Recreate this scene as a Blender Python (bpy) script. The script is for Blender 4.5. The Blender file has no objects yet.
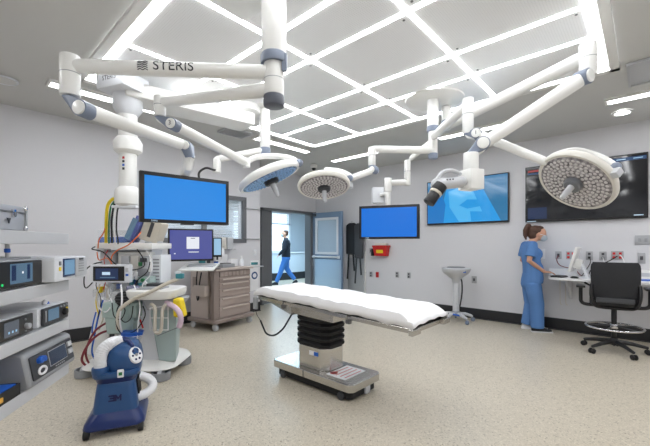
import bpy, bmesh, math, random
from mathutils import Vector as V, Matrix, Quaternion
random.seed(7)
S = bpy.context.scene
COL = S.collection
PI = math.pi
# ---------------------------------------------------------------- camera, world, exposure
EYE = 1.33
AZ = math.radians(42.4)
CA, SA = math.cos(AZ), math.sin(AZ)
cam_d = bpy.data.cameras.new('camera'); cam = bpy.data.objects.new('camera', cam_d); COL.objects.link(cam)
cam.location = (0, 0, EYE); cam.rotation_euler = (PI/2, 0, AZ-PI/2)
cam_d.sensor_width = 36; cam_d.lens = 351/650*36; cam_d.shift_y = 22/650; cam_d.clip_start = 0.05
S.camera = cam
S.view_settings.view_transform = 'Standard'; S.view_settings.look = 'None'
S.view_settings.exposure = 0.0; S.view_settings.gamma = 1.0; S.view_settings.use_curve_mapping = False
W = bpy.data.worlds.new('World'); S.world = W; W.use_nodes = True
bg = W.node_tree.nodes['Background']; bg.inputs[0].default_value = (0.7, 0.87, 1.0, 1); bg.inputs[1].default_value = 2.8
STRIP = 16      # radiance of the grid's light strips
LINEAR = 12     # radiance of the recessed ceiling lights

def at(px, py, d):
    """a point at depth d metres in front of the tripod, room coordinates"""
    l = (px-325)/351*d
    return V((d*CA+l*SA, d*SA-l*CA, EYE+(245-py)/351*d))
def onx(px, py, x): return at(px, py, x/(CA+(px-325)/351*SA))
def ony(px, py, y): return at(px, py, y/(SA-(px-325)/351*CA))
def onz(px, py, z): return at(px, py, (EYE-z)*351/(py-245))

# ---------------------------------------------------------------- materials
def lin(c):
    return tuple(((v/255)/12.92 if v/255 <= .04045 else ((v/255+.055)/1.055)**2.4) for v in c)+(1,)
MATS = {}
def mat(name, c, rough=.5, metal=0.0, bump=0.0, bscale=200, emit=None, es=1.0, alpha=None, spec=None, trans=0, vary=0.0, coat=0):
    if name in MATS: return MATS[name]
    m = bpy.data.materials.new(name); m.use_nodes = True; nt = m.node_tree; b = nt.nodes['Principled BSDF']
    b.inputs['Base Color'].default_value = lin(c); b.inputs['Roughness'].default_value = rough; b.inputs['Metallic'].default_value = metal
    if spec is not None: b.inputs['Specular IOR Level'].default_value = spec
    if trans: b.inputs['Transmission Weight'].default_value = trans
    if coat: b.inputs['Coat Weight'].default_value = coat
    if alpha is not None: b.inputs['Alpha'].default_value = alpha
    if emit is not None:
        b.inputs['Emission Color'].default_value = lin(emit); b.inputs['Emission Strength'].default_value = es
    tc = nt.nodes.new('ShaderNodeTexCoord'); n = nt.nodes.new('ShaderNodeTexNoise'); n.inputs['Scale'].default_value = bscale
    nt.links.new(tc.outputs['Object'], n.inputs['Vector'])
    if bump:
        bp = nt.nodes.new('ShaderNodeBump'); bp.inputs['Strength'].default_value = bump; bp.inputs['Distance'].default_value = .01
        nt.links.new(n.outputs['Fac'], bp.inputs['Height']); nt.links.new(bp.outputs['Normal'], b.inputs['Normal'])
    if vary:
        r = nt.nodes.new('ShaderNodeMapRange'); r.inputs['To Min'].default_value = 1-vary; r.inputs['To Max'].default_value = 1+vary
        mx = nt.nodes.new('ShaderNodeVectorMath'); mx.operation = 'SCALE'; mx.inputs[0].default_value = lin(c)[:3]
        nt.links.new(n.outputs['Fac'], r.inputs['Value']); nt.links.new(r.outputs['Result'], mx.inputs['Scale'])
        nt.links.new(mx.outputs['Vector'], b.inputs['Base Color'])
    MATS[name] = m
    return m
def floor_mat():
    m = bpy.data.materials.new('speckled_vinyl'); m.use_nodes = True; nt = m.node_tree; b = nt.nodes['Principled BSDF']
    tc = nt.nodes.new('ShaderNodeTexCoord')
    v1 = nt.nodes.new('ShaderNodeTexVoronoi'); v1.inputs['Scale'].default_value = 105
    v2 = nt.nodes.new('ShaderNodeTexNoise'); v2.inputs['Scale'].default_value = 130; v2.inputs['Detail'].default_value = 2
    nt.links.new(tc.outputs['Object'], v1.inputs['Vector']); nt.links.new(tc.outputs['Object'], v2.inputs['Vector'])
    r1 = nt.nodes.new('ShaderNodeValToRGB'); e = r1.color_ramp.elements
    e[0].position = 0.0; e[0].color = lin((138, 130, 114)); e[1].position = 1; e[1].color = lin((222, 214, 197))
    for p, c in ((.10, (158, 150, 134)), (.22, (192, 183, 166)), (.8, (207, 198, 181))):
        x = e.new(p); x.color = lin(c)
    nt.links.new(v1.outputs['Color'], r1.inputs['Fac'])
    r2 = nt.nodes.new('ShaderNodeMapRange'); r2.inputs['From Min'].default_value = .3; r2.inputs['From Max'].default_value = .7
    r2.inputs['To Min'].default_value = .88; r2.inputs['To Max'].default_value = 1.06
    nt.links.new(v2.outputs['Fac'], r2.inputs['Value'])
    mx = nt.nodes.new('ShaderNodeVectorMath'); mx.operation = 'SCALE'
    nt.links.new(r1.outputs['Color'], mx.inputs[0]); nt.links.new(r2.outputs['Result'], mx.inputs['Scale'])
    nt.links.new(mx.outputs['Vector'], b.inputs['Base Color']); b.inputs['Roughness'].default_value = .3
    b.inputs['Specular IOR Level'].default_value = .4
    return m
def perf_mat():
    m = bpy.data.materials.new('perforated_metal'); m.use_nodes = True; nt = m.node_tree; b = nt.nodes['Principled BSDF']
    tc = nt.nodes.new('ShaderNodeTexCoord'); v = nt.nodes.new('ShaderNodeTexVoronoi'); v.inputs['Scale'].default_value = 55; v.inputs['Randomness'].default_value = 0
    nt.links.new(tc.outputs['Object'], v.inputs['Vector'])
    r = nt.nodes.new('ShaderNodeValToRGB'); e = r.color_ramp.elements
    e[0].position = .18; e[0].color = lin((150, 151, 154)); e[1].position = .26; e[1].color = lin((246, 247, 248))
    nt.links.new(v.outputs['Distance'], r.inputs['Fac']); nt.links.new(r.outputs['Color'], b.inputs['Base Color'])
    b.inputs['Roughness'].default_value = .32; b.inputs['Specular IOR Level'].default_value = .6
    return m
def led_mat(name, c1, c2, rough=.25):
    m = bpy.data.materials.new(name); m.use_nodes = True; nt = m.node_tree; b = nt.nodes['Principled BSDF']
    tc = nt.nodes.new('ShaderNodeTexCoord'); v = nt.nodes.new('ShaderNodeTexVoronoi'); v.inputs['Scale'].default_value = 34; v.inputs['Randomness'].default_value = .7
    nt.links.new(tc.outputs['Object'], v.inputs['Vector'])
    r = nt.nodes.new('ShaderNodeValToRGB'); e = r.color_ramp.elements
    e[0].position = .25; e[0].color = lin(c1); e[1].position = .8; e[1].color = lin(c2)
    nt.links.new(v.outputs['Distance'], r.inputs['Fac']); nt.links.new(r.outputs['Color'], b.inputs['Base Color'])
    b.inputs['Roughness'].default_value = rough
    return m
M = dict(
    floor=floor_mat(), perf=perf_mat(),
    wall=mat('wall_paint', (216, 216, 220), .38, bump=.02, bscale=60, vary=.012),
    wall2=mat('corridor_wall_paint', (200, 208, 216), .6),
    ceil=mat('ceiling_paint', (206, 206, 204), .7, bump=.015, bscale=80),
    base=mat('black_cove_base', (38, 39, 43), .35, vary=.1),
    dframe=mat('grey_door_frame', (104, 106, 109), .4), dleaf=mat('grey_door_paint', (124, 148, 176), .35),
    kick=mat('brushed_kick_plate', (205, 220, 236), .3, .8, bump=.03, bscale=300),
    white=mat('white_enamel', (236, 236, 233), .3, coat=.2), cool=mat('cool_white_plastic', (226, 229, 234), .35),
    offw=mat('off_white_plastic', (216, 213, 205), .45), cream=mat('beige_plastic', (205, 198, 184), .5),
    slate=mat('slate_blue_plastic', (124, 134, 152), .4), dslate=mat('dark_slate_plastic', (84, 88, 98), .4),
    lgrey=mat('light_grey_plastic', (192, 194, 198), .45), grey=mat('grey_plastic', (150, 153, 157), .45), mgrey=mat('mid_grey_plastic', (112, 115, 120), .5),
    dgrey=mat('dark_grey_plastic', (62, 64, 68), .45), black=mat('black_plastic', (24, 24, 27), .38), rubber=mat('black_rubber', (20, 20, 22), .65, bump=.05),
    mesh=mat('black_mesh_fabric', (34, 35, 39), .75, bump=.25, bscale=500),
    steel=mat('brushed_stainless', (200, 198, 194), .27, 1.0, bump=.02, bscale=120, vary=.05), chrome=mat('chrome', (215, 215, 218), .12, 1.0),
    alu=mat('aluminium', (190, 192, 196), .5, .55), dsteel=mat('dark_steel', (120, 120, 122), .35, 1.0),
    sheet=mat('white_linen', (240, 240, 242), .85, bump=.12, bscale=25), paper=mat('white_paper', (238, 238, 240), .8),
    blue1=mat('mid_blue_plastic', (38, 78, 128), .3), blue2=mat('deep_blue_plastic', (22, 42, 98), .3), blue3=mat('bright_blue_plastic', (28, 92, 190), .4),
    hose=mat('white_ribbed_hose', (232, 233, 236), .4), logo=mat('black_lettering', (40, 44, 52), .5), navy=mat('navy_lettering', (20, 26, 78), .5),
    taupe=mat('taupe_laminate', (168, 154, 147), .45), taupe2=mat('pale_taupe_laminate', (190, 178, 171), .45), taupe3=mat('dark_taupe_laminate', (142, 129, 123), .5),
    mint=mat('pale_green_plastic', (168, 188, 184), .4), mint2=mat('grey_green_plastic', (170, 188, 188), .4), teal=mat('teal_plastic', (60, 140, 150), .4),
    yellow=mat('yellow_plastic', (238, 208, 30), .5), orange=mat('orange_rubber', (226, 116, 60), .5), red=mat('red_plastic', (200, 34, 34), .4), wine=mat('dark_red_rubber', (128, 40, 52), .45),
    green=mat('green_rubber', (40, 120, 70), .5), pink=mat('pale_pink_plastic', (214, 190, 208), .45), clear=mat('clear_plastic', (225, 230, 235), .15, alpha=.2),
    glass=mat('window_glass', (235, 245, 250), .02, alpha=.12), blind=mat('white_blind_slats', (214, 220, 226), .6),
    skin=mat('skin', (206, 156, 130), .55), hair=mat('brown_hair', (74, 48, 36), .6, bump=.4, bscale=120), scrub=mat('blue_scrub_cloth', (84, 126, 182), .85, bump=.25, bscale=30),
    scrub2=mat('bright_blue_scrub_cloth', (62, 118, 190), .85, bump=.2, bscale=30), jacket=mat('navy_jacket_cloth', (22, 30, 44), .85), mask=mat('pale_blue_mask_cloth', (176, 188, 198), .8),
    shoe=mat('white_shoe', (225, 225, 226), .6), shoe2=mat('dark_shoe', (40, 42, 48), .6), sock=mat('black_sock', (30, 30, 34), .8),
    desk=mat('white_laminate', (228, 228, 230), .3), outlet=mat('grey_cover_plate', (172, 173, 177), .3, .3), socket=mat('dark_socket', (66, 66, 72), .5),
    strip=mat('light_strip_diffuser', (255, 255, 255), .5, emit=(250, 252, 255), es=STRIP), lin_=mat('ceiling_light_diffuser', (255, 255, 255), .5, emit=(250, 252, 255), es=LINEAR),
    led=led_mat('led_lens_field', (176, 172, 174), (104, 100, 103)), led_reflection=led_mat('led_lens_field_reflection', (150, 184, 226), (60, 92, 140), .15),  # second field is coloured blue to imitate the blue monitor's reflection
    sblue=mat('monitor_blue_screen', (8, 20, 40), .08, emit=(34, 134, 222), es=1.0), sblue2=mat('hanging_blue_screen', (8, 20, 40), .08, emit=(8, 110, 212), es=1.0),
    tvblue=mat('drape_blue_picture', (8, 20, 40), .08, emit=(44, 152, 222), es=1.0), tvlight=mat('light_blue_picture', (8, 20, 40), .08, emit=(84, 180, 236), es=1.0), tvteal=mat('grey_blue_picture', (8, 20, 40), .08, emit=(52, 116, 158), es=1.0),
    tvmid=mat('mid_blue_picture', (8, 20, 40), .08, emit=(36, 118, 190), es=1.0), tvdark=mat('dark_glass_screen', (16, 17, 20), .07, emit=(24, 25, 29), es=.7), uitext=mat('lit_white_text', (0, 0, 0), .3, emit=(190, 215, 235), es=1.0), uiblue=mat('lit_blue_bar', (0, 0, 0), .3, emit=(22, 62, 104), es=1.0),
    uired=mat('lit_red_mark', (0, 0, 0), .3, emit=(150, 50, 50), es=1.0), sviolet=mat('violet_screen', (8, 8, 20), .1, emit=(78, 84, 150), es=1.0), spale=mat('pale_screen', (10, 10, 10), .1, emit=(150, 190, 220), es=1.0),
    swhite=mat('white_lit_box', (10, 10, 10), .1, emit=(228, 232, 240), es=1.0), sdim=mat('dim_blue_screen', (8, 12, 20), .1, emit=(84, 110, 132), es=1.0), snavy=mat('navy_lit_screen', (4, 6, 14), .1, emit=(28, 44, 78), es=1.0),
    winlit=mat('frosted_window_glow', (200, 220, 240), .5), gold=mat('amber_plastic', (222, 168, 36), .4), amp=mat('grey_vent_mesh', (150, 151, 152), .6, bump=.4, bscale=300),
)

# ---------------------------------------------------------------- mesh helpers
XF = {}
def frame_to(d):
    z = V(d).normalized(); x = V((0, 0, 1)).cross(z)
    if x.length < 1e-4: x = V((1, 0, 0))
    x.normalize(); y = z.cross(x)
    return Matrix((x, y, z)).transposed()
class MB:
    def __init__(s): s.b = bmesh.new()
    def box(s, c, size, R=None, bev=0.0):
        R = R or Matrix.Identity(3); vs = []
        h = V(size)/2
        for z in (-1, 1):
            for y in (-1, 1):
                for x in (-1, 1): vs.append(s.b.verts.new(V(c)+R@V((x*h.x, y*h.y, z*h.z))))
        fs = [s.b.faces.new([vs[i] for i in f]) for f in ((0, 2, 3, 1), (4, 5, 7, 6), (0, 1, 5, 4), (2, 6, 7, 3), (0, 4, 6, 2), (1, 3, 7, 5))]
        if bev:
            es = list({e for f in fs for e in f.edges})
            bmesh.ops.bevel(s.b, geom=es, offset=bev, segments=2, profile=.6, affect='EDGES')
        return s
    def ring(s, c, R, rx, ry, n): return [s.b.verts.new(V(c)+R@V((rx*math.cos(2*PI*i/n), ry*math.sin(2*PI*i/n), 0))) for i in range(n)]
    def skin(s, rings, cap=True):
        n = len(rings[0])
        for a, b in zip(rings, rings[1:]):
            for i in range(n): s.b.faces.new((a[i], a[(i+1) % n], b[(i+1) % n], b[i]))
        if cap:
            s.b.faces.new(rings[0][::-1]); s.b.faces.new(rings[-1])
        return s
    def cyl(s, p0, p1, r0, r1=None, n=24):
        r1 = r0 if r1 is None else r1; p0, p1 = V(p0), V(p1); R = frame_to(p1-p0)
        return s.skin([s.ring(p0, R, r0, r0, n), s.ring(p1, R, r1, r1, n)])
    def rcyl(s, p0, p1, r, e=.01, n=24):
        """cylinder with softened rims"""
        p0, p1 = V(p0), V(p1); R = frame_to(p1-p0); u = (p1-p0).normalized()
        return s.skin([s.ring(p0, R, r-e, r-e, n), s.ring(p0+u*e*.3, R, r-e*.3, r-e*.3, n), s.ring(p0+u*e, R, r, r, n), s.ring(p1-u*e, R, r, r, n), s.ring(p1-u*e*.3, R, r-e*.3, r-e*.3, n), s.ring(p1, R, r-e, r-e, n)])
    def lathe(s, prof, c=(0, 0, 0), R=None, n=32, sx=1, sy=1):
        R = R or Matrix.Identity(3); c = V(c)
        return s.skin([s.ring(c+R@V((0, 0, z)), R, max(r, 1e-4)*sx, max(r, 1e-4)*sy, n) for r, z in prof])
    def tube(s, pts, r, n=10, flat=1.0, rounded=False):
        pts = [V(p) for p in pts]; rs = r if isinstance(r, (list, tuple)) else [r]*len(pts); rings = []
        t0 = (pts[1]-pts[0]).normalized(); R = frame_to(t0)
        for i, p in enumerate(pts):
            t = (pts[min(i+1, len(pts)-1)]-pts[max(i-1, 0)]).normalized()
            q = (R@V((0, 0, 1))).rotation_difference(t); R = q.to_matrix()@R
            rings.append(s.ring(p, R, rs[i], rs[i]*flat, n))
        s.skin(rings)
        if rounded:
            s.ball(pts[0], (rs[0],)*3, n=n); s.ball(pts[-1], (rs[-1],)*3, n=n)
        return s
    def ball(s, c, r, R=None, n=16):
        R = R or Matrix.Identity(3); mt = Matrix.Translation(V(c))@R.to_4x4()@Matrix.Diagonal((r[0], r[1], r[2], 1))
        bmesh.ops.create_uvsphere(s.b, u_segments=n, v_segments=max(6, n//2), radius=1, matrix=mt); return s
    def prism(s, pts, z0, z1, c=(0, 0, 0), R=None):
        R = R or Matrix.Identity(3); c = V(c)
        a = [s.b.verts.new(c+R@V((p[0], p[1], z0))) for p in pts]; b = [s.b.verts.new(c+R@V((p[0], p[1], z1))) for p in pts]
        return s.skin([a, b])
    def hull(s, pts):
        vs = [s.b.verts.new(V(p)) for p in pts]; bmesh.ops.convex_hull(s.b, input=vs); return s
    def loft(s, secs, n=24):
        """(centre, rx, ry) sections stacked along z"""
        return s.skin([s.ring(c, Matrix.Identity(3), rx, ry, n) for c, rx, ry in secs])
    def build(s, name, m, parent=None, world=False, smooth=True, bevel=0.0):
        bmesh.ops.recalc_face_normals(s.b, faces=s.b.faces)
        if world and parent is not None: s.b.transform(XF[parent.name].inverted())
        me = bpy.data.meshes.new(name); s.b.to_mesh(me); s.b.free()
        for p in me.polygons: p.use_smooth = smooth
        me.materials.append(M[m] if isinstance(m, str) else m)
        o = bpy.data.objects.new(name, me); COL.objects.link(o)
        if parent is not None: o.parent = parent; XF[o.name] = XF[parent.name].copy()
        else: XF[o.name] = Matrix.Identity(4)
        if bevel:
            bv = o.modifiers.new('bevel', 'BEVEL'); bv.width = bevel; bv.segments = 2; bv.limit_method = 'ANGLE'; bv.angle_limit = math.radians(40)
        if smooth:
            bm2 = bmesh.new(); bm2.from_mesh(me)
            for e in bm2.edges:
                if len(e.link_faces) == 2 and e.calc_face_angle(0) > math.radians(38): e.smooth = False
            bm2.to_mesh(me); bm2.free()
        return o
def tag(o, label, cat, group=None, kind=None):
    o['label'] = label; o['category'] = cat
    if group: o['group'] = group
    if kind: o['kind'] = kind
    return o
def thing(name, label, cat, loc=(0, 0, 0), rz=0.0, group=None):
    o = bpy.data.objects.new(name, None); COL.objects.link(o); o.location = loc; o.rotation_euler = (0, 0, rz); o.empty_display_size = .1
    XF[o.name] = Matrix.Translation(V(loc))@Matrix.Rotation(rz, 4, 'Z')
    return tag(o, label, cat, group)
def struct(o): o['kind'] = 'structure'; return o
def fused(o, voxel=.01, sm=2):
    """merge overlapping limbs into one continuous skin"""
    r = o.modifiers.new('remesh', 'REMESH'); r.mode = 'VOXEL'; r.voxel_size = voxel; r.use_smooth_shade = True
    if sm: s = o.modifiers.new('smooth', 'SMOOTH'); s.iterations = sm; s.factor = .5
    dg = bpy.context.evaluated_depsgraph_get(); me = bpy.data.meshes.new_from_object(o.evaluated_get(dg))
    o.modifiers.clear(); old = o.data; o.data = me; bpy.data.meshes.remove(old); return o
def text(name, body, size, loc, R, m, parent, bold=0.0, sx=1.0, world=True, bend=0):
    cu = bpy.data.curves.new(name, 'FONT'); cu.body = body; cu.size = size; cu.extrude = .0008; cu.align_x = 'CENTER'; cu.align_y = 'CENTER'; cu.offset = bold
    t = bpy.data.objects.new(name, cu); COL.objects.link(t); dg = bpy.context.evaluated_depsgraph_get()
    me = bpy.data.meshes.new_from_object(t.evaluated_get(dg)); bpy.data.objects.remove(t)
    if bend:
        bb__ = bmesh.new(); bb__.from_mesh(me); bmesh.ops.triangulate(bb__, faces=bb__.faces)
        for _ in range(3): bmesh.ops.subdivide_edges(bb__, edges=[e for e in bb__.edges if e.calc_length() > .006], cuts=1)
        bb__.to_mesh(me); bb__.free()
        for v_ in me.vertices: h_ = bend+v_.co.z; a_ = v_.co.y/bend; v_.co.y = h_*math.sin(a_); v_.co.z = h_*math.cos(a_)-bend
    mt = Matrix.Translation(V(loc))@R.to_4x4()@Matrix.Diagonal((sx, 1, 1, 1))
    if world: mt = XF[parent.name].inverted()@mt
    me.transform(mt); me.materials.clear(); me.materials.append(M[m])
    o = bpy.data.objects.new(name, me); COL.objects.link(o); o.parent = parent; XF[o.name] = XF[parent.name].copy(); return o
def face_R(n, up=(0, 0, 1)):
    """z axis along n, y as near to up as it can be"""
    z = V(n).normalized(); y = V(up)-z*V(up).dot(z); y.normalize(); x = y.cross(z)
    return Matrix((x, y, z)).transposed()
def Rz(a): return Matrix.Rotation(a, 3, 'Z')
def smoothpts(pts, k=6):
    P = [V(p) for p in pts]; out = []
    for i in range(len(P)-1):
        a, b, c, d = P[max(i-1, 0)], P[i], P[i+1], P[min(i+2, len(P)-1)]
        for j in range(k):
            t = j/k; out.append(.5*((2*b)+(c-a)*t+(2*a-5*b+4*c-d)*t*t+(3*b-a-3*c+d)*t*t*t))
    return out+[P[-1]]
def dup(o, parent=None):
    c = o.copy(); COL.objects.link(c)
    if parent is not None: c.parent = parent
    for ch in list(o.children): dup(ch, c)
    XF[c.name] = XF[o.name].copy()
    return c
CAMDIR = V((CA, SA, 0)); LAT = V((SA, -CA, 0))

# ---------------------------------------------------------------- room shell
CH = 3.03; XR = 6.545; YL = 5.79; YD = 6.3; XB = -2.6; YB = -2.8; XC = 4.38; YK = 11.2
def quad_box(name, x0, x1, y0, y1, z0, z1, m, parent=None):
    return MB().box(((x0+x1)/2, (y0+y1)/2, (z0+z1)/2), (x1-x0, y1-y0, z1-z0)).build(name, m, parent, smooth=False)
struct(quad_box('floor', XB-.2, 13.2, YB-.2, YK+.2, -.1, 0, 'floor'))
struct(quad_box('ceiling', XB-.2, XR+.2, YB-.2, YD+.12, CH+.02, CH+.12, 'ceil'))
struct(quad_box('ceiling_corridor', 2.6, 13.2, YD+.12, YK+.2, 2.75, 2.85, 'ceil'))
struct(quad_box('wall_right', XR, XR+.12, YB, YD+.12, 0, CH+.02, 'wall'))
struct(quad_box('wall_back', XB, XR, YB-.12, YB, 0, CH+.02, 'wall'))
struct(quad_box('wall_behind', XB-.12, XB, YB, YL, 0, CH+.02, 'wall'))
# left wall with its window opening
WX0, WX1, WZ0, WZ1 = 2.36, 3.98, 1.43, 2.2
wl = MB()
for x0, x1, z0, z1 in ((XB, WX0, 0, CH+.02), (WX1, XC, 0, CH+.02), (WX0, WX1, 0, WZ0), (WX0, WX1, WZ1, CH+.02)):
    wl.box(((x0+x1)/2, YL+.06, (z0+z1)/2), (x1-x0, .12, z1-z0))
struct(wl.build('wall_left', 'wall', smooth=False))
struct(quad_box('wall_recess', XC-.1, XC, YL+.12, YD+.12, 0, CH+.02, 'wall'))
wd = MB()
DX0, DX1, DZ = 4.77, 6.37, 2.15
for x0, x1, z0, z1 in ((XC-.1, DX0, 0, CH+.02), (DX1, XR, 0, CH+.02), (DX0, DX1, DZ, CH+.02)):
    wd.box(((x0+x1)/2, YD+.06, (z0+z1)/2), (x1-x0, .12, z1-z0))
struct(wd.build('wall_door', 'wall', smooth=False))
# baseboards with a cove foot
struct(MB().box((XR-.006, (YB+YD)/2, .09), (.012, YD-YB, .18)).box((XR-.02, (YB+YD)/2, .006), (.03, YD-YB, .012)).build('baseboard_right', 'base', smooth=False))
struct(MB().box(((XB+XC)/2, YL-.006, .09), (XC-XB, .012, .18)).box(((XB+XC)/2, YL-.02, .006), (XC-XB, .03, .012)).build('baseboard_left', 'base', smooth=False))
struct(MB().box(((XC+DX0)/2, YD-.006, .09), (DX0-XC, .012, .18)).build('baseboard_door', 'base', smooth=False))
# window in the left wall
w = MB()
for x0, x1, z0, z1 in ((WX0-.06, WX1+.06, WZ0-.06, WZ0+.02), (WX0-.06, WX1+.06, WZ1-.02, WZ1+.06), (WX0-.06, WX0+.02, WZ0, WZ1), (WX1-.02, WX1+.06, WZ0, WZ1), (3.12, 3.2, WZ0, WZ1)):
    w.box(((x0+x1)/2, YL+.01, (z0+z1)/2), (x1-x0, .06, z1-z0))
w1 = struct(w.build('window_1', mat('grey_window_frame', (112, 114, 118), .4), smooth=False))
struct(quad_box('glass_pane', WX0, WX1, YL+.045, YL+.05, WZ0, WZ1, 'glass', w1)); bl = MB()
for i in range(24): bl.box(((WX0+WX1)/2, YL+.1, WZ0+.02+i*(WZ1-WZ0)/24), (WX1-WX0, .026, .003), Matrix.Rotation(.9, 3, 'X'))
bl.build('window_blind', 'blind', w1, smooth=False)
struct(quad_box('wall_beyond_window', WX0-.3, WX1+.2, YL+1.0, YL+1.1, 0, CH, 'wall2'))
# doorway: frame, fixed dark leaf, open leaf
fr = MB()
for x0, x1, z0, z1 in ((DX0, DX0+.05, 0, DZ), (DX1-.09, DX1, 0, DZ), (DX0, DX1, DZ-.05, DZ+.01)):
    fr.box(((x0+x1)/2, YD+.03, (z0+z1)/2), (x1-x0, .2, z1-z0))
struct(fr.build('trim_1', 'dframe', smooth=False))
struct(quad_box('door_2', DX0+.05, 5.105, YD+.0, YD+.05, .01, DZ-.05, 'dframe'))
door = MB(); DXL = 6.385
for y0, y1, z0, z1 in ((5.27, 5.40, .01, 2.13), (6.12, 6.28, .01, 2.13), (5.40, 6.12, .01, 1.12), (5.40, 6.12, 1.97, 2.13)):
    door.box((DXL, (y0+y1)/2, (z0+z1)/2), (.045, y1-y0, z1-z0))
door = struct(door.build('door_1', 'dleaf', smooth=False))
vf = MB()
for y0, y1, z0, z1 in ((5.38, 5.44, 1.1, 2.0), (6.08, 6.14, 1.1, 2.0), (5.44, 6.08, 1.1, 1.16), (5.44, 6.08, 1.94, 2.0)):
    vf.box((DXL, (y0+y1)/2, (z0+z1)/2), (.06, y1-y0, z1-z0))
vf.build('vision_frame', 'cool', door, smooth=False)
quad_box('glass_pane', DXL-.003, DXL+.003, 5.44, 6.08, 1.16, 1.94, mat('vision_glass_reflection', (196, 216, 234), .08, alpha=.7), door)  # pale blue pane colour stands in for the corridor window's reflection
quad_box('kick_plate', DXL-.026, DXL-.023, 5.3, 6.25, .08, .98, 'kick', door)
MB().rcyl((DXL-.07, 5.33, 1.04), (DXL-.07, 6.2, 1.04), .022, .006).box((DXL-.045, 5.36, 1.04), (.05, .05, .07)).box((DXL-.045, 6.17, 1.04), (.05, .05, .07)).build('push_bar', 'cool', door)
MB().box((DXL-.05, 6.16, 2.08), (.06, .1, .07)).tube([(DXL-.06, 6.1, 2.11), (DXL-.16, 5.98, 2.13), (6.2, 6.24, 2.125)], .008).build('door_closer', 'dsteel', door)
# corridor beyond the door, daylit
struct(quad_box('wall_corridor_left', 2.6, 2.7, YL+1.1, YK, 0, 2.8, 'wall2'))
KW0, KW1, KZ0, KZ1 = 7.2, 10.0, 1.05, 2.65
kw = MB()
for x0, x1, z0, z1 in ((2.6, KW0, 0, 2.8), (KW1, 13.2, 0, 2.8), (KW0, KW1, 0, KZ0), (KW0, KW1, KZ1, 2.8)):
    kw.box(((x0+x1)/2, YK+.06, (z0+z1)/2), (x1-x0, .12, z1-z0))
struct(kw.build('wall_corridor_far', 'wall2', smooth=False))
struct(quad_box('wall_corridor_right', 13.1, 13.2, YD+.12, YK, 0, 2.8, 'wall2'))
struct(quad_box('wall_corridor_near', XR+.12, 13.2, YD+.0, YD+.12, 0, 2.8, 'wall2'))
struct(quad_box('baseboard_corridor', 2.7, 13.1, YK-.03, YK, 0, .28, 'base'))
kf = MB()
for x in (KW0, 8.6, KW1): kf.box((x, YK, (KZ0+KZ1)/2), (.09, .1, KZ1-KZ0))
for z in (KZ0, 2.2, KZ1): kf.box(((KW0+KW1)/2, YK, z), (KW1-KW0+.09, .1, .06))
w2 = struct(kf.build('window_2', 'cool', smooth=False))
struct(quad_box('glass_pane', KW0, KW1, YK+.02, YK+.03, KZ0, KZ1, 'glass', w2))
b2 = MB()
for i in range(9): b2.box(((KW0+KW1)/2, YK-.06, 2.22+i*.045), (KW1-KW0, .03, .005), Matrix.Rotation(.7, 3, 'X'))
b2.build('window_blind', 'blind', w2, smooth=False)
# curved counter front in the corridor
cb = thing('nurse_counter', 'pale curved counter with black foot seen through the open doorway', 'counter', (9.3, 10.5, 0))
arc = [(9.3+1.9*math.cos(a), 10.9+1.0*math.sin(a)) for a in [PI+.1+i*(PI-.2)/18 for i in range(19)]]
def arcwall(r_in, z0, z1, name, m):
    pts = [(9.3+(1.9-r_in)*math.cos(a), 10.95+(.9-r_in)*math.sin(a)) for a in [PI+i*PI/20 for i in range(21)]]
    inner = [(9.3+(1.8-r_in)*math.cos(a), 10.95+(.8-r_in)*math.sin(a)) for a in [PI+i*PI/20 for i in range(21)]]
    MB().prism(pts+inner[::-1], z0, z1).build(name, m, cb, world=True, smooth=False)
arcwall(0, .28, 1.02, 'counter_front', 'wall2'); arcwall(.02, 0, .28, 'counter_foot', 'base'); arcwall(-.04, 1.02, 1.06, 'counter_top', 'cool')
# added corridor lights without fixtures, tinted blue in place of daylight
def area(name, loc, sx, sy, power, col, rot=(0, 0, 0)):
    l = bpy.data.lights.new(name, 'AREA'); l.shape = 'RECTANGLE'; l.size = sx; l.size_y = sy; l.energy = power; l.color = col
    o = bpy.data.objects.new(name, l); COL.objects.link(o); o.location = loc; o.rotation_euler = rot; return o
area('corridor_daylight_fill', (8.0, 8.9, 2.72), 3.5, 2.0, 190, (.55, .80, 1.0))
area('corridor_side_fill', (5.0, 8.2, 2.72), 2.0, 1.2, 80, (.55, .80, 1.0))
area('side_room_lamp', (3.2, YL+.6, 2.9), 1.4, .3, 22, (.95, .98, 1.0))

for k_, (x_, y_) in enumerate(((.2, -1.2), (2.6, -1.6), (5.0, -1.6), (-1.4, .6), (-1.4, 3.4))): area('rear_fill_light', (x_, y_, CH-.01), 1.2, .3, 27, (.98, .99, 1.0))  # unseen fill lights added behind the camera to brighten the walls

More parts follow.
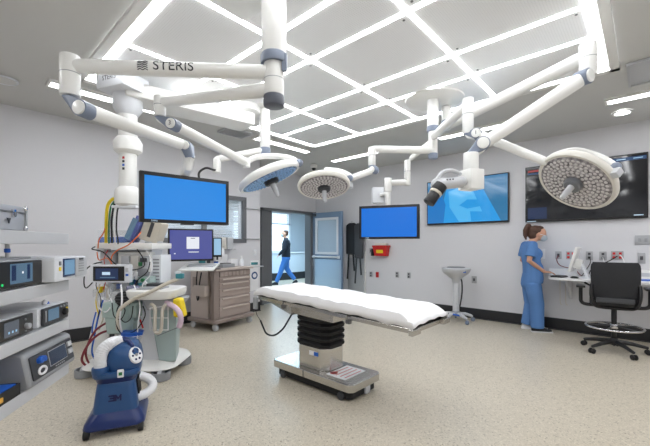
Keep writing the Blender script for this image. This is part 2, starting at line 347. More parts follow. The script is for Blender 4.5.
# ---------------------------------------------------------------- ceiling light grid
GX = [1.03, 1.805, 2.26, 3.05, 3.54, 4.27]; GY = [.3, 1.26, 2.24, 3.2, 4.14]
g = thing('ceiling_light_grid', 'large white ceiling grid of lit strips and perforated panels above the table', 'ceiling light', (2.65, 2.2, CH))
f = MB(); zc = CH-.012
for x in (GX[0]-.085, GX[-1]+.085): f.box((x, 2.22, zc), (.07, GY[-1]-GY[0]+.24, .03))
for y in (GY[0]-.085, GY[-1]+.085): f.box((2.65, y, zc), (GX[-1]-GX[0]+.24, .07, .03))
f.build('frame', 'white', g, world=True, smooth=False)
for i in range(5):
    for j in range(4):
        x0, x1, y0, y1 = GX[i]+.022, GX[i+1]-.022, GY[j]+.022, GY[j+1]-.022
        p = MB().box(((x0+x1)/2, (y0+y1)/2, zc), (x1-x0, y1-y0, .02)).build('perforated_panel', 'perf', g, world=True, smooth=False)
        for sx, sy in ((x0+.05, y0+.05), (x1-.05, y1-.05)): MB().cyl((sx, sy, zc-.013), (sx, sy, zc-.009), .010, n=10).build('screw', 'mgrey', p, world=True)
for x in GX: MB().box((x, 2.22, zc-.003), (.038 if x > 1.1 else .055, GY[-1]-GY[0]+.02, .024)).build('light_strip', 'strip', g, world=True, smooth=False)
for j, y in enumerate(GY):
    for i in range(5): MB().box(((GX[i]+GX[i+1])/2, y, zc-.003), (GX[i+1]-GX[i]-.038, .038 if j else .06, .024)).build('light_strip', 'strip', g, world=True, smooth=False)

def recessed(label, c, sx, sy):
    t = thing('linear_ceiling_light', label, 'ceiling light', (c[0], c[1], CH), 0, 'recessed linear ceiling lights')
    m = MB()
    for dx, dy, a, b in ((0, sy/2+.012, sx+.05, .024), (0, -sy/2-.012, sx+.05, .024), (sx/2+.012, 0, .024, sy), (-sx/2-.012, 0, .024, sy)): m.box((dx, dy, .004), (a, b, .03))
    m.build('frame', 'white', t, smooth=False); MB().box((0, 0, .004), (sx, sy, .022)).build('diffuser', 'lin_', t, smooth=False)
recessed('lit linear ceiling light straight above the blue hanging monitor nearest the doorway corner', (5.36, 4.1), .13, 1.15)
recessed('lit linear ceiling light behind the far boom, above the drape picture television', (5.36, 1.85), .13, 1.15)
recessed('lit linear ceiling light at the right edge, next to the round downlight', (5.36, -.24), .13, 1.15)
recessed('lit linear ceiling light between the grid and the dome camera', (3.95, 4.56), 1.15, .13)
recessed('lit linear ceiling light partly hidden by the equipment boom at the left', (1.35, 4.62), 1.15, .13)
t = thing('round_downlight', 'small round lit downlight in the ceiling near the right wall', 'ceiling light', (5.93, .22, CH))
MB().lathe([(.075, .0), (.105, -.004), (.11, .01), (.075, .012)], n=28).build('trim_ring', 'white', t); MB().cyl((0, 0, -.002), (0, 0, .012), .076).build('diffuser', 'lin_', t)
for lab, c, sx, sy in (('grey square ceiling vent behind the equipment boom beam', (3.02, 4.6), .42, .3), ('plain pale ceiling access panel near the right edge beside the light grid', (4.68, -.05), .6, .35)):
    t = thing('ceiling_vent', lab, 'vent', (c[0], c[1], CH)); m = MB()
    for s_ in (-1, 1): m.box((0, s_*sy/2, .002), (sx, .02, .025)).box((s_*sx/2, 0, .002), (.02, sy, .025))
    m.build('frame', 'lgrey', t, smooth=False)
    MB().box((0, 0, .008), (sx-.02, sy-.02, .01)).build('backing', 'lgrey', t, smooth=False)
    m = MB()
    for i in range(9): m.box((0, -sy/2+.03+i*(sy-.06)/8, .0), (sx-.03, .012, .004), Matrix.Rotation(.5, 3, 'X'))
    if sx < .5: m.build('louvre', 'lgrey', t, smooth=False)
t = thing('dome_camera', 'small white dome camera with black lens on the ceiling near the doorway', 'camera', (5.34, 5.2, CH))
MB().lathe([(.05, 0.02), (.075, .0), (.075, -.05), (.06, -.07)], n=24).build('housing', 'white', t); MB().ball((0, 0, -.075), (.045,)*3).build('dome', 'black', t)
t = thing('ceiling_speaker', 'flat round speaker cover in the ceiling at the far left', 'speaker', (.44, 4.9, CH))
MB().lathe([(.1, 0.01), (.115, -.004), (.12, .012)], n=32).build('ring', 'cool', t); MB().cyl((0, 0, -.001), (0, 0, .012), .1).build('grille', 'ceil', t)

# ---------------------------------------------------------------- ceiling booms
def pillar(p, z0, z1, r, name, m, parent, e=.008): return MB().rcyl((p.x, p.y, z0), (p.x, p.y, z1), r, e, 32).build(name, m, parent, world=True)
def arm(p0, p1, r0, r1, parent, name='arm', m='white'):
    p0, p1 = V(p0), V(p1); u = p1-p0
    return MB().tube([p0, p0+u*.02, p0+u*.06, p0+u*.5, p1-u*.06, p1-u*.02, p1], [r0*.8, r0*.93, r0, (r0+r1)/2, r1, r1*.93, r1*.8], 24, rounded=True).build(name, m, parent, world=True)
def joint(p, z0, z1, r, parent):
    o = pillar(p, z0, z1, r, 'joint', 'white', parent)
    zm = z1-(z1-z0)*.45
    MB().cyl((p.x, p.y, zm-.002), (p.x, p.y, zm+.002), r+.0008, n=32).build('seam_ring', 'grey', o, world=True); return o
def knuckle(p, q, r, w, parent, number=None):
    """tilting joint: p pivot, q the foot of the vertical joint; grey fairing, white side discs"""
    p, q = V(p), V(q); d = V((p.x-q.x, p.y-q.y, 0))
    if d.length < .01: d = LAT.copy()
    d.normalize(); ax = d.cross(V((0, 0, 1))).normalized()
    if ax.dot(CAMDIR) > 0: ax = -ax
    R = face_R(ax); pts = []
    for s_ in (-1, 1):
        for i in range(20):
            a = 2*PI*i/20
            pts.append(p+R@V((r*1.12*math.cos(a), r*1.12*math.sin(a), s_*w*.5)))
            pts.append(q+V((r*.95*math.cos(a), r*.95*math.sin(a), 0)))
    o = MB().hull(pts).build('knuckle', 'slate', parent, world=True, bevel=.004)
    MB().rcyl(p+ax*(w*.5-.004), p+ax*(w*.5+.012), r*.93, .004, 28).build('side_disc', 'white', o, world=True)
    MB().rcyl(p-ax*(w*.5-.004), p-ax*(w*.5+.012), r*.93, .004, 28).build('side_disc', 'white', o, world=True)
    MB().hull([p+V((0, 0, -r*1.0))+ax*a+d*b*r for a in (-w*.35, w*.35) for b in (-.6, .5)]+[q+d*(-r*.6)+ax*a+V((0, 0, -.01)) for a in (-w*.3, w*.3)]+[q+d*(-r*.2)+ax*a+V((0, 0, -r*.9)) for a in (-w*.3, w*.3)]).build('under_cover', 'white', o, world=True, bevel=.004)
    if number: text('number', number, r*1.15, p+ax*(w*.5+.0125), R, 'dgrey', o)
    return o
def canopy(p, r, parent, h=.06):
    MB().lathe([(r*.99, CH+.01), (r, CH-.02), (r*.97, CH-h*.7), (r*.8, CH-h), (.02, CH-h-.003)], (p.x, p.y, 0), n=48).build('canopy', 'white', parent, world=True)

# near boom (two lamp arms)
PA = at(274, 60, 2.1)
bA = thing('ceiling_boom', 'white ceiling boom nearest the camera with two stacked lettered arms', 'boom', (PA.x, PA.y, CH))
canopy(PA, .27, bA); pillar(PA, 2.45, CH-.04, .074, 'column', 'white', bA)
c = MB().lathe([(.078, 2.41), (.08, 2.42), (.08, 2.455), (.076, 2.465)], (PA.x, PA.y, 0), n=36); tp = PA+LAT*.066-CAMDIR*.03
c.box((tp.x, tp.y, 2.405), (.03, .03, .1), Rz(AZ)); c.build('collar', 'slate', bA, world=True)
o = pillar(PA, 2.22, 2.43, .06, 'hub', 'white', bA); MB().cyl((PA.x, PA.y, 2.315), (PA.x, PA.y, 2.318), .061, n=32).build('seam_ring', 'grey', o, world=True)
pillar(PA, 2.155, 2.225, .063, 'end_cap', 'dslate', bA, .012)
J = at(70, 65, 2.02); J.z = 0
a1s = V((PA.x, PA.y, 2.36)); a1e = V((J.x, J.y, 2.36)); a1 = arm(a1s, a1e, .043, .041, bA)
u = (a1s-a1e).normalized(); nrm = V((u.y, -u.x, 0))
if nrm.dot(CAMDIR) > 0: nrm = -nrm
Rt = face_R(nrm); lc = at(175, 69, 2.05); s_ = (lc-a1e).dot(u); lc = a1e+u*s_
text('lettering', 'STERIS', .076, lc+nrm*.0430, Rt, 'logo', a1, sx=1.06, bend=.043)
lg = MB(); e0 = at(145.5, 69, 2.05); e0 = a1e+u*((e0-a1e).dot(u))+nrm*.0432
for k in range(5):
    zz = -.016+k*.008; wv = [(-.022+.011*i, zz+(.003 if i % 2 else -.002)) for i in range(5)]
    for p0, p1 in zip(wv, wv[1:]): lg.tube([e0+Rt@V((p0[0]*1.3, p0[1]*1.4, -.0435+math.sqrt(.0435**2-(p0[1]*1.4)**2))), e0+Rt@V((p1[0]*1.3, p1[1]*1.4, -.0435+math.sqrt(.0435**2-(p1[1]*1.4)**2)))], .0024, 6)
lg.build('wave_emblem', 'logo', a1, world=True)
joint(J, 2.185, 2.42, .052, bA)
K1 = at(85, 110, 2.0); knuckle(K1, V((J.x, J.y, 2.18)), .042, .075, bA)
E1 = at(187, 146.5, 2.75); arm(K1, E1, .042, .041, bA, 'spring_arm')
K1b = at(187, 146.5, 2.72); N1 = at(190, 158, 2.72); knuckle(K1b, N1, .036, .08, bA)
MB().tube([at(190, 155, 2.74), at(188, 168, 2.75), at(184, 176, 2.86), at(183, 185, 2.93)], [.04, .036, .034, .034], 20).build('drop_tube', 'white', bA, world=True)
J = at(160, 103, 2.27); J.z = 0
arm(V((PA.x, PA.y, 2.262)), V((J.x, J.y, 2.25)), .043, .032, bA)
joint(J, 2.16, 2.292, .036, bA)
K2 = at(174, 125, 2.25); knuckle(K2, V((J.x, J.y, 2.155)), .034, .065, bA, '3')
E2 = at(246, 162.5, 3.0); arm(K2, E2, .034, .034, bA, 'spring_arm')
MB().rcyl(E2+V((0, 0, .035)), E2+V((0, 0, -.04)), .036, .008).build('end_joint', 'white', bA, world=True)

# far boom (plate, two columns, three arms)
P1 = at(433, 130, 4.0); P2 = at(446.5, 122, 4.18); PC = at(434, 97, 4.05)
bB = thing('ceiling_boom', 'white ceiling boom on a round plate with two columns near the right', 'boom', (PC.x, PC.y, CH))
canopy(PC, .33, bB, .05)
for P, zc0, z1, r in ((P1, 2.67, 2.56, .062), (P2, 2.8, 2.74, .055)):
    pillar(P, zc0-.01, CH-.03, r, 'column', 'white', bB)
    MB().lathe([(r+.003, zc0-.05), (r+.006, zc0-.04), (r+.006, zc0), (r+.002, zc0+.01)], (P.x, P.y, 0), n=32).build('collar', 'slate', bB, world=True)
pillar(P1, 2.37, 2.65, .05, 'hub', 'white', bB); pillar(P1, 2.31, 2.375, .053, 'end_cap', 'slate', bB, .01)
pillar(P2, 2.70, 2.8, .048, 'hub', 'white', bB)
# arm to middle lamp
J = at(372, 162, 3.85); J.z = 0; zA = 2.38
arm(V((P1.x, P1.y, zA+.03)), V((J.x, J.y, zA)), .042, .038, bB); joint(J, 2.2, zA+.02, .04, bB)
KM = at(374, 170, 3.83); KM2 = V((J.x, J.y, 2.2)); knuckle(KM, KM2, .038, .07, bB)
EM = at(352, 178, 3.8); arm(KM, EM, .036, .034, bB, 'spring_arm')
# arm to hanging monitor
J = at(407.5, 160, 4.3); J.z = 0
arm(V((P1.x, P1.y, 2.52)), at(411, 158.5, 4.3), .034, .03, bB); joint(J, 2.06, 2.37, .038, bB)
Q = at(388, 183, 4.3); arm(V((J.x, J.y, 2.1)), Q, .036, .034, bB)
MB().rcyl(V((Q.x, Q.y, 1.98)), V((Q.x, Q.y, 2.15)), .045, .01).build('swivel', 'white', bB, world=True)
MB().rcyl(V((Q.x, Q.y, 1.80)), V((Q.x, Q.y, 1.99)), .032, .005).build('drop_tube', 'white', bB, world=True)
# arm numbered 1 to the big lamp
J = at(468, 102, 2.97); J.z = 0
arm(V((P1.x, P1.y, 2.56)), V((J.x, J.y, 2.52)), .042, .040, bB); joint(J, 2.27, 2.57, .044, bB)
K = at(477, 134, 2.93); knuckle(K, V((J.x, J.y, 2.27)), .040, .075, bB, '1')
EL = at(546, 162, 2.62); arm(K, EL, .038, .032, bB, 'spring_arm')
# long heavy arm to the ceiling camera
J = at(588, 50, 2.61); J.z = 0
arm(V((P2.x, P2.y, 2.75)), V((J.x, J.y, 2.74)), .058, .052, bB); joint(J, 2.58, 2.83, .056, bB)
K = at(583, 78, 2.58); knuckle(K, V((J.x, J.y, 2.60)), .050, .09, bB)
EC = at(483, 144, 2.7); arm(K, EC, .052, .046, bB, 'spring_arm')
KC = at(482, 144.5, 2.66); NC = at(471, 155, 2.68); knuckle(KC, NC, .046, .09, bB)

# small boom behind (column and two short arms)
P3 = at(265, 140, 4.3); 
bC = thing('ceiling_boom', 'slim white ceiling column behind the hexagonal window beam with short arms', 'boom', (P3.x, P3.y, CH))
bC['label'] = 'slim white ceiling column with a short arm, just above the tilted blue-faced surgical light'
canopy(P3, .16, bC, .04); pillar(P3, 2.5, CH-.03, .062, 'column', 'white', bC); pillar(P3, 2.43, 2.52, .066, 'end_cap', 'slate', bC)
Q3 = at(217, 161, 4.1); arm(V((P3.x, P3.y, 2.49)), V((Q3.x, Q3.y, Q3.z+.02)), .045, .04, bC)
MB().rcyl(V((Q3.x, Q3.y, Q3.z+.03)), V((Q3.x, Q3.y, Q3.z-.14)), .045, .01).build('drop_joint', 'white', bC, world=True)
MB().tube(smoothpts([V((Q3.x, Q3.y, Q3.z-.1)), at(214, 170, 4.05), at(206, 168, 4.05), at(199, 173, 4.05), at(200, 182, 4.08)]), .013).build('cable', 'black', bC, world=True)

# equipment boom at the left: ceiling drum, beam, column
D = at(245, 112, 4.25); HD = at(128, 100, 3.45)
bE = thing('equipment_boom', 'white equipment boom with a thick flat beam and lettered head over the anaesthesia machine', 'boom', (D.x, D.y, CH))
MB().lathe([(.17, CH+.01), (.19, CH-.04), (.19, CH-.10), (.14, CH-.13)], (D.x, D.y, 0), n=36).build('ceiling_drum', 'white', bE, world=True)
u = V((HD.x-D.x, HD.y-D.y, 0)); L = u.length; u.normalize(); az = math.atan2(u.y, u.x); cc = (D+HD)/2
MB().box((cc.x, cc.y, 2.82), (L+.1, .34, .15), Rz(az), bev=.03).build('beam', 'white', bE, world=True)
hq = V((HD.x, HD.y, 2.865))-CAMDIR*.08; Rh = Rz(AZ-PI/2-.35)
MB().box(hq, (.34, .30, .15), Rh, bev=.02).build('head_cover', 'cool', bE, world=True)
nh = Rh@V((0, -1, 0)); text('lettering', 'STERIS', .06, hq+nh*.1515+V((0, 0, .01)), face_R(nh), 'logo', bE)
MB().lathe([(.09, 2.60), (.13, 2.66), (.135, 2.80), (.12, 2.85)], (HD.x, HD.y, 0), n=36).build('swivel_drum', 'cool', bE, world=True)
pillar(HD, 2.36, 2.62, .085, 'upper_column', 'white', bE)
MB().lathe([(.09, 2.22), (.125, 2.25), (.13, 2.33), (.10, 2.38)], (HD.x, HD.y, 0), n=36).build('brake_ring', 'white', bE, world=True)
o = pillar(HD, 1.86, 2.24, .078, 'column', 'white', bE)
for k, cname in enumerate(('red', 'logo', 'blue3', 'logo')):
    MB().box((HD.x-CAMDIR.x*.079-LAT.x*.0, HD.y-CAMDIR.y*.079, 2.17-k*.035), (.004, .02, .022), Rz(AZ)).build('status_mark', cname, o, world=True, smooth=False)
MB().lathe([(.075, 1.70), (.115, 1.73), (.12, 1.80), (.11, 1.87), (.08, 1.90)], (HD.x, HD.y, 0), n=32).build('gas_head', 'white', bE, world=True)
MB().box(V((HD.x, HD.y, 1.7)), (.24, .16, .025), Rz(AZ-PI/2), bev=.01).build('outlet_plate', 'cool', bE, world=True)

# second beam end near the camera, top of the frame
BQ = at(232, 8, 1.95)
bF = thing('boom_beam', 'broad rounded grey-white boom beam at the top edge beside the near column', 'boom', (BQ.x, BQ.y, CH))
uu = (LAT*-.64-CAMDIR*.76).normalized(); side = (LAT*.76-CAMDIR*.64).normalized(); zb = 2.945
k0 = at(245, 25, 2.45); k0.z = zb; bc = k0+side*.14+uu*.45
MB().box(bc, (.90, .28, .155), Rz(math.atan2(uu.y, uu.x)), bev=.045).build('beam', 'white', bF, world=True)
MB().cyl((bc.x, bc.y, zb+.05), (bc.x, bc.y, CH+.01), .12).build('mount', 'white', bF, world=True)

# ---------------------------------------------------------------- surgical lights
def img_normal(px, py, dx, dy, tilt):
    v = (at(px, py, 1)-V((0, 0, EYE))).normalized(); up = V((0, 0, 1)); r = v.cross(up).normalized(); u_ = r.cross(v)
    t_ = math.radians(tilt); k = math.hypot(dx, dy)
    return (r*(dx/k)-u_*(dy/k))*math.sin(t_)-v*math.cos(t_)
def surgical_light(label, c, n, R0, lens, yoke, jend, hub='dgrey'):
    t = thing('surgical_light', label, 'surgical light', c, 0, 'surgical lights hanging from the ceiling booms')
    R = face_R(n)   # local z leaves the lit face
    MB().lathe([(R0*.90, .0), (R0*.97, .003), (R0, -.008), (R0*1.01, -.03), (R0*.96, -.055), (R0*.80, -.078), (R0*.55, -.092), (R0*.25, -.1), (.02, -.102)], (0, 0, 0), R, 56).build('housing', 'offw' if lens == 'led' else 'white', t)
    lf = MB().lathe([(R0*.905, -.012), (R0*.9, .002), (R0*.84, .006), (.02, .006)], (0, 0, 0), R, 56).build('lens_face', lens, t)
    b = MB(); k = 0
    for ri in range(3, 9):
        rr = R0*.1*ri; nn = int(2*PI*rr/(R0*.125))
        for i in range(nn):
            a = 2*PI*i/nn+ri*.37; p = R@V((rr*math.cos(a), rr*math.sin(a), .006)); q = R@V((rr*math.cos(a), rr*math.sin(a), .011)); b.cyl(p, q, R0*.043, R0*.030, 10)
    b.build('led_lenses', mat('led_lens_'+lens, (206, 202, 202) if lens == 'led' else (130, 172, 222), .15), t)  # blue variant has the monitor's reflection put into its colour
    MB().lathe([(R0*.23, .0), (R0*.23, .035), (R0*.19, .045), (.02, .045)], (0, 0, 0), R, 28).build('centre_hub', hub, t)
    MB().lathe([(R0*.09, .04), (R0*.085, .11), (R0*.055, .165), (R0*.03, .17)], (0, 0, 0), R, 20).build('handle', 'lgrey', t)
    MB().box(R@V((R0*.97, 0, -.03)), (.09, .05, .06), R, bev=.012).build('rim_grip', 'lgrey', t)
    y_ = MB().tube(smoothpts([V(p)-V(c) for p in yoke]), .024, 14, rounded=True).build('yoke', 'white', t)
    for p in jend:
        MB().ball(V(p)-V(c), (.036,)*3).build('yoke_joint', 'slate', t)
    return t
c1 = at(574.5, 183, 2.55); n1 = img_normal(574, 183, -.5, .66, 50)
surgical_light('big round surgical light at the right, in front of the dark television', c1, n1, .262, 'led',
    [EL, at(556, 155, 2.66), at(574, 150.5, 2.72), at(592, 154, 2.70), at(606, 160, 2.62), at(616, 167, 2.56)], [at(616, 167, 2.56)], 'mgrey')
c3 = at(324, 187.5, 3.75); n3 = img_normal(324, 187, .06, 1, 62)
surgical_light('round surgical light facing down in the middle, left of the wall-side blue monitor', c3, n3, .28, 'led',
    [EM, at(349, 175, 3.76), at(340, 171, 3.83), at(326, 169.5, 3.92)], [at(350, 178, 3.76)], 'dgrey')
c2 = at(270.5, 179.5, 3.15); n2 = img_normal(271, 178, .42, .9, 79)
surgical_light('steeply tilted surgical light with a painted blue reflection beside the large near monitor', c2, n2, .29, 'led_reflection',
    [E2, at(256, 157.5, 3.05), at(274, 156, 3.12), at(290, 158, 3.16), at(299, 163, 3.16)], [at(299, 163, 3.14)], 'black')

# ---------------------------------------------------------------- monitors on booms
def flat_screen(name, label, cat, pl, pr, z0, z1, screen, thick=.045, bez=.022, bb=.03, frame='black', grp=None, logo=None):
    """pl, pr: left and right ends as seen; a slab with bezel and lit panel"""
    pl, pr = V((pl.x, pl.y, 0)), V((pr.x, pr.y, 0)); u = (pr-pl); Wd = u.length; u.normalize(); n = V((u.y, -u.x, 0))
    c = (pl+pr)/2; c.z = (z0+z1)/2; Hh = z1-z0; R = face_R(n)
    t = thing(name, label, cat, (c.x, c.y, z0), 0, grp)
    MB().box(c-n*thick/2, (Wd, Hh, thick), R, bev=.006).build('casing', frame, t, world=True)
    s1 = MB().box(c+n*.0005+V((0, 0, (bb-bez)/2)), (Wd-2*bez, Hh-bez-bb, .002), R).build('screen', screen, t, world=True, smooth=False)
    return t, c, n, R, Wd, Hh
ml = at(140, 197, 2.57); mr = at(229, 202, 3.03)
t, c, n, R, Wd, Hh = flat_screen('hanging_monitor', 'large blue-screen monitor hanging from the near boom, in front of the left wall', 'monitor', ml, mr, 1.50, 1.88, 'sblue', grp='monitors hung from booms', bez=.03, bb=.025)
text('maker_mark', 'STERIS', .016, c+R@V((-Wd*.36, -Hh/2+.013, .002)), R, 'uitext', t)
MB().box(c-n*.075+V((0, 0, .02)), (.14, .14, .06), R, bev=.01).rcyl(c-n*.09+V((0, 0, .0)), c-n*.09+V((0, 0, .25)), .03, .005).build('mount_bracket', 'white', t, world=True)
MB().box(c+R@V((0, -Hh/2-.004, -.02)), (.10, .012, .02), R).build('bottom_handle', 'dgrey', t, world=True)
t, c, n, R, Wd, Hh = flat_screen('hanging_monitor', 'blue-screen monitor hanging from the far boom above the red container', 'monitor', at(359, 221, 4.17), at(419.5, 223, 3.92), 1.40, 1.79, 'sblue2', grp='monitors hung from booms', bez=.03, bb=.025)
text('maker_mark', 'STERIS', .016, c+R@V((-Wd*.36, -Hh/2+.013, .002)), R, 'uitext', t)
MB().box(c-n*.085+V((0, 0, .02)), (.14, .14, .08), R, bev=.01).rcyl(V((Q.x, Q.y, 1.6)), V((Q.x, Q.y, 1.82)), .03, .005).build('mount_bracket', 'white', t, world=True)
bx = at(379.5, 195.5, 4.5); cbx = MB().box(bx, (.19, .10, .20), Rz(AZ-PI/2), bev=.01).build('control_box', 'cool', bB, world=True)
MB().box(bx+LAT*.05-CAMDIR*.051, (.006, .004, .18), Rz(AZ-PI/2)).build('seam_strip', 'grey', cbx, world=True)
MB().cyl(bx, V((Q.x, Q.y, bx.z)), .025).build('box_stub', 'white', cbx, world=True)
# ---------------------------------------------------------------- ceiling camera
bxp = at(471, 180, 2.66)
t = thing('surgical_camera', 'white boxed surgical camera with black lens in front of the drape picture television', 'camera', (bxp.x, bxp.y, bxp.z))
MB().rcyl(bxp+V((0, 0, .07)), V((bxp.x, bxp.y, NC.z+.01)), .055, .008).build('neck', 'white', t, world=True)
MB().box(bxp, (.125, .14, .15), Rz(AZ-PI/2+.35), bev=.008).build('drive_box', 'white', t, world=True)
a0 = at(461, 182, 2.62); a2 = at(437, 184.5, 2.58)
hb = MB().tube([a0, (a0+a2)/2, a2], [.042, .042, .046], 20, rounded=True).build('camera_arm', 'lgrey', t, world=True)
for k in range(3): MB().ball((a0*(.35+.12*k)+a2*(.65-.12*k))+V((0, 0, .022))-CAMDIR*.037, (.006,)*3, n=8).build('button', 'dgrey', hb, world=True)
l0 = at(441, 185, 2.56); l1 = at(428.5, 203, 2.54)
MB().rcyl(l0, l0.lerp(l1, .38), .05, .006).build('lens_barrel', 'black', t, world=True); MB().rcyl(l0.lerp(l1, .36), l0.lerp(l1, .5), .046, .003).build('lens_ring', 'cream', t, world=True)
MB().rcyl(l0.lerp(l1, .48), l1, .043, .005).build('lens_tip', 'black', t, world=True)
MB().tube(smoothpts([at(460, 174, 2.62), at(452, 170.5, 2.6), at(443, 172, 2.58), at(437, 180, 2.56), at(438, 188, 2.56)]), .014, 12, rounded=True).build('handle_loop', 'lgrey', t, world=True)

# ---------------------------------------------------------------- wall televisions
def tv(label, y0, y1, z0, z1, screen):
    return flat_screen('wall_television', label, 'television', V((6.48, y0, 0)), V((6.48, y1, 0)), z0, z1, screen, thick=.06, bez=.016, bb=.03, grp='televisions on the right wall')
t, c, n, R, Wd, Hh = tv('wall television showing a blue surgical drape picture', 3.19, 1.71, 1.72, 2.565, 'tvteal')
scr = [ch for ch in t.children if ch.name.startswith('screen')][0]
def poly(name, pts, m, e):
    MB().prism(pts, e, e+.0015, c, R).build(name, m, scr, world=True, smooth=False)
W2, H2 = Wd/2-.02, Hh/2-.03
poly('drape_picture', [(-.30, H2), (.22, H2), (.62, -H2), (-.52, -H2)], 'tvblue', .0016)
poly('drape_picture', [(-.30, H2*.5), (.1, H2*.75), (.38, -H2*.98), (-.1, -H2*.98), (-.28, -.1)], 'tvlight', .0032)
poly('drape_picture', [(-W2, -.05), (-.45, .22), (-.36, -.05), (-.40, -H2), (-W2, -H2)], 'tvmid', .0033)
poly('drape_picture', [(.1, -.2), (.36, -.22), (.40, -H2*.97), (.12, -H2*.97)], 'tvblue', .0052)
poly('drape_picture', [(-.1, -.08), (.05, .02), (.25, .0), (.28, -.12), (.05, -.15)], 'tvblue', .0051)
MB().box(c+R@V((0, 0, -.065)), (.5, .4, .02), R).build('wall_bracket', 'dgrey', t, world=True)
t, c, n, R, Wd, Hh = tv('large dark wall television behind the big surgical light', 1.46, -.03, 1.70, 2.60, 'tvdark')
scr = [ch for ch in t.children if ch.name.startswith('screen')][0]; W2, H2 = Wd/2-.02, Hh/2-.03
for x0, x1, z0, z1, m in ((-.02, W2, H2-.06, H2-.012, 'uiblue'), (-W2+.02, -W2+.2, H2-.06, H2-.03, 'uired'), (-W2+.02, -W2+.24, H2-.1, H2-.075, 'uiblue'), (-W2+.02, -.44, -H2+.02, -H2+.2, 'snavy')):
    MB().box(c+R@V(((x0+x1)/2, (z0+z1)/2, .002)), (x1-x0, z1-z0, .002), R).build('lit_menu', m, scr, world=True, smooth=False)
for k in range(4): MB().box(c+R@V((.1+.18*k, H2-.035, .0035)), (.1, .012, .001), R).build('lit_caption', 'spale', scr, world=True, smooth=False)
MB().box(c+R@V((W2-.08, -H2+.015, .0035)), (.10, .014, .001), R).build('lit_caption', 'uitext', scr, world=True, smooth=False)
MB().box(c+R@V((-W2+.07, -Hh/2+.012, .001)), (.13, .01, .001), R).build('maker_mark', 'uitext', t, world=True, smooth=False)
MB().box(c+R@V((0, 0, -.065)), (.5, .4, .02), R).build('wall_bracket', 'dgrey', t, world=True)

# ================================================================ operating table
OT = thing('operating_table', 'stainless operating table on a flat base with black bellows column', 'operating table', (2.5, 2.3, 0))
def casting(name, m, z0, z1, x0, x1, y0, y1, ch, parent, bev=.006):
    pts = [(x0+ch, y0), (x1-ch, y0), (x1, y0+ch), (x1, y1-ch), (x1-ch, y1), (x0+ch, y1), (x0, y1-ch), (x0, y0+ch)]
    return MB().prism(pts, z0, z1).build(name, m, parent, world=True, smooth=False, bevel=bev)
bp_ = casting('base_plate', 'steel', .095, .165, 2.28, 2.73, 1.79, 2.82, .035, OT, .008)
MB().box((2.28, 2.36, .13), (.006, .006, .066)).build('plate_seam', 'dsteel', bp_, world=True, smooth=False)
casting('undercarriage', 'rubber', .02, .095, 2.32, 2.70, 1.83, 2.78, .03, OT)
for x, y in ((2.315, 1.93), (2.315, 2.68), (2.70, 1.93), (2.70, 2.68)):
    MB().rcyl((x-.012, y, .035), (x+.016, y, .035), .035, .005, 16).build('caster', 'dgrey', OT, world=True)
MB().box((2.55, 1.822, .06), (.07, .02, .08), bev=.004).build('power_inlet', 'lgrey', OT, world=True)
lb = MB().box((2.50, 2.02, .1665), (.30, .22, .003)).build('warning_label', 'paper', OT, world=True, smooth=False)
for k in range(4): MB().box((2.50, 1.94+k*.05, .1685), (.24, .008, .001)).build('red_text_line', 'red', lb, world=True, smooth=False)
MB().lathe([(.034, .168), (.034, .1695), (.028, .1695), (.028, .168)], (2.41, 2.09, 0), n=20).build('red_symbol', 'red', lb, world=True)
cb_ = casting('lower_column', 'steel', .165, .37, 2.355, 2.665, 2.14, 2.56, .07, OT)
nn_ = V((-.7, -.7, 0)).normalized(); sc_ = V((2.39, 2.175, .315))+nn_*.0035
MB().box(V((2.353, 2.30, .315)), (.003, .10, .04)).build('maker_sticker', 'paper', cb_, world=True, smooth=False)
MB().box(V((2.3515, 2.262, .315)), (.003, .05, .036)).build('blue_sticker', 'blue3', cb_, world=True, smooth=False)
m = MB(); rings = []; Rid = Matrix.Identity(3)
def oct_ring(mb, cx, cy, z, hx, hy, ch):
    return [mb.b.verts.new((cx+a, cy+b, z)) for a, b in ((-hx+ch, -hy), (hx-ch, -hy), (hx, -hy+ch), (hx, hy-ch), (hx-ch, hy), (-hx+ch, hy), (-hx, hy-ch), (-hx, -hy+ch))]
z = .37
for k in range(5):
    for dz, g_ in ((0, -.012), (.012, .008), (.035, .012), (.05, -.012)): rings.append(oct_ring(m, 2.51, 2.35, z+dz, .155+g_, .205+g_, .06))
    z += .058
m.skin(rings); m.build('bellows', 'rubber', OT, world=True, smooth=False, bevel=.003)
# the top tilts a little towards the foot end
TY0, TY1, TZ0, TZ1 = 1.17, 2.96, .750, .812
def tz(y): return TZ0+(y-TY0)/(TY1-TY0)*(TZ1-TZ0)
TA = math.atan2(TZ1-TZ0, TY1-TY0); RT = Matrix.Rotation(TA, 3, 'X')
def tbox(name, m_, x0, x1, y0, y1, dz0, dz1, parent=OT, bev=.004):
    yc = (y0+y1)/2
    return MB().box(((x0+x1)/2, yc, tz(yc)+(dz0+dz1)/2), (x1-x0, y1-y0, dz1-dz0), RT).build(name, m_, parent, world=True, smooth=False, bevel=bev)
tbox('column_head', 'steel', 2.32, 2.68, 2.02, 2.52, -.135, -.045)
tbox('seat_frame', 'steel', 2.24, 2.74, 1.75, 2.52, -.05, -.008)
tbox('leg_frame', 'steel', 2.24, 2.74, 1.20, 1.74, -.045, -.012)
tbox('back_frame', 'steel', 2.24, 2.74, 2.53, 2.94, -.045, -.01)
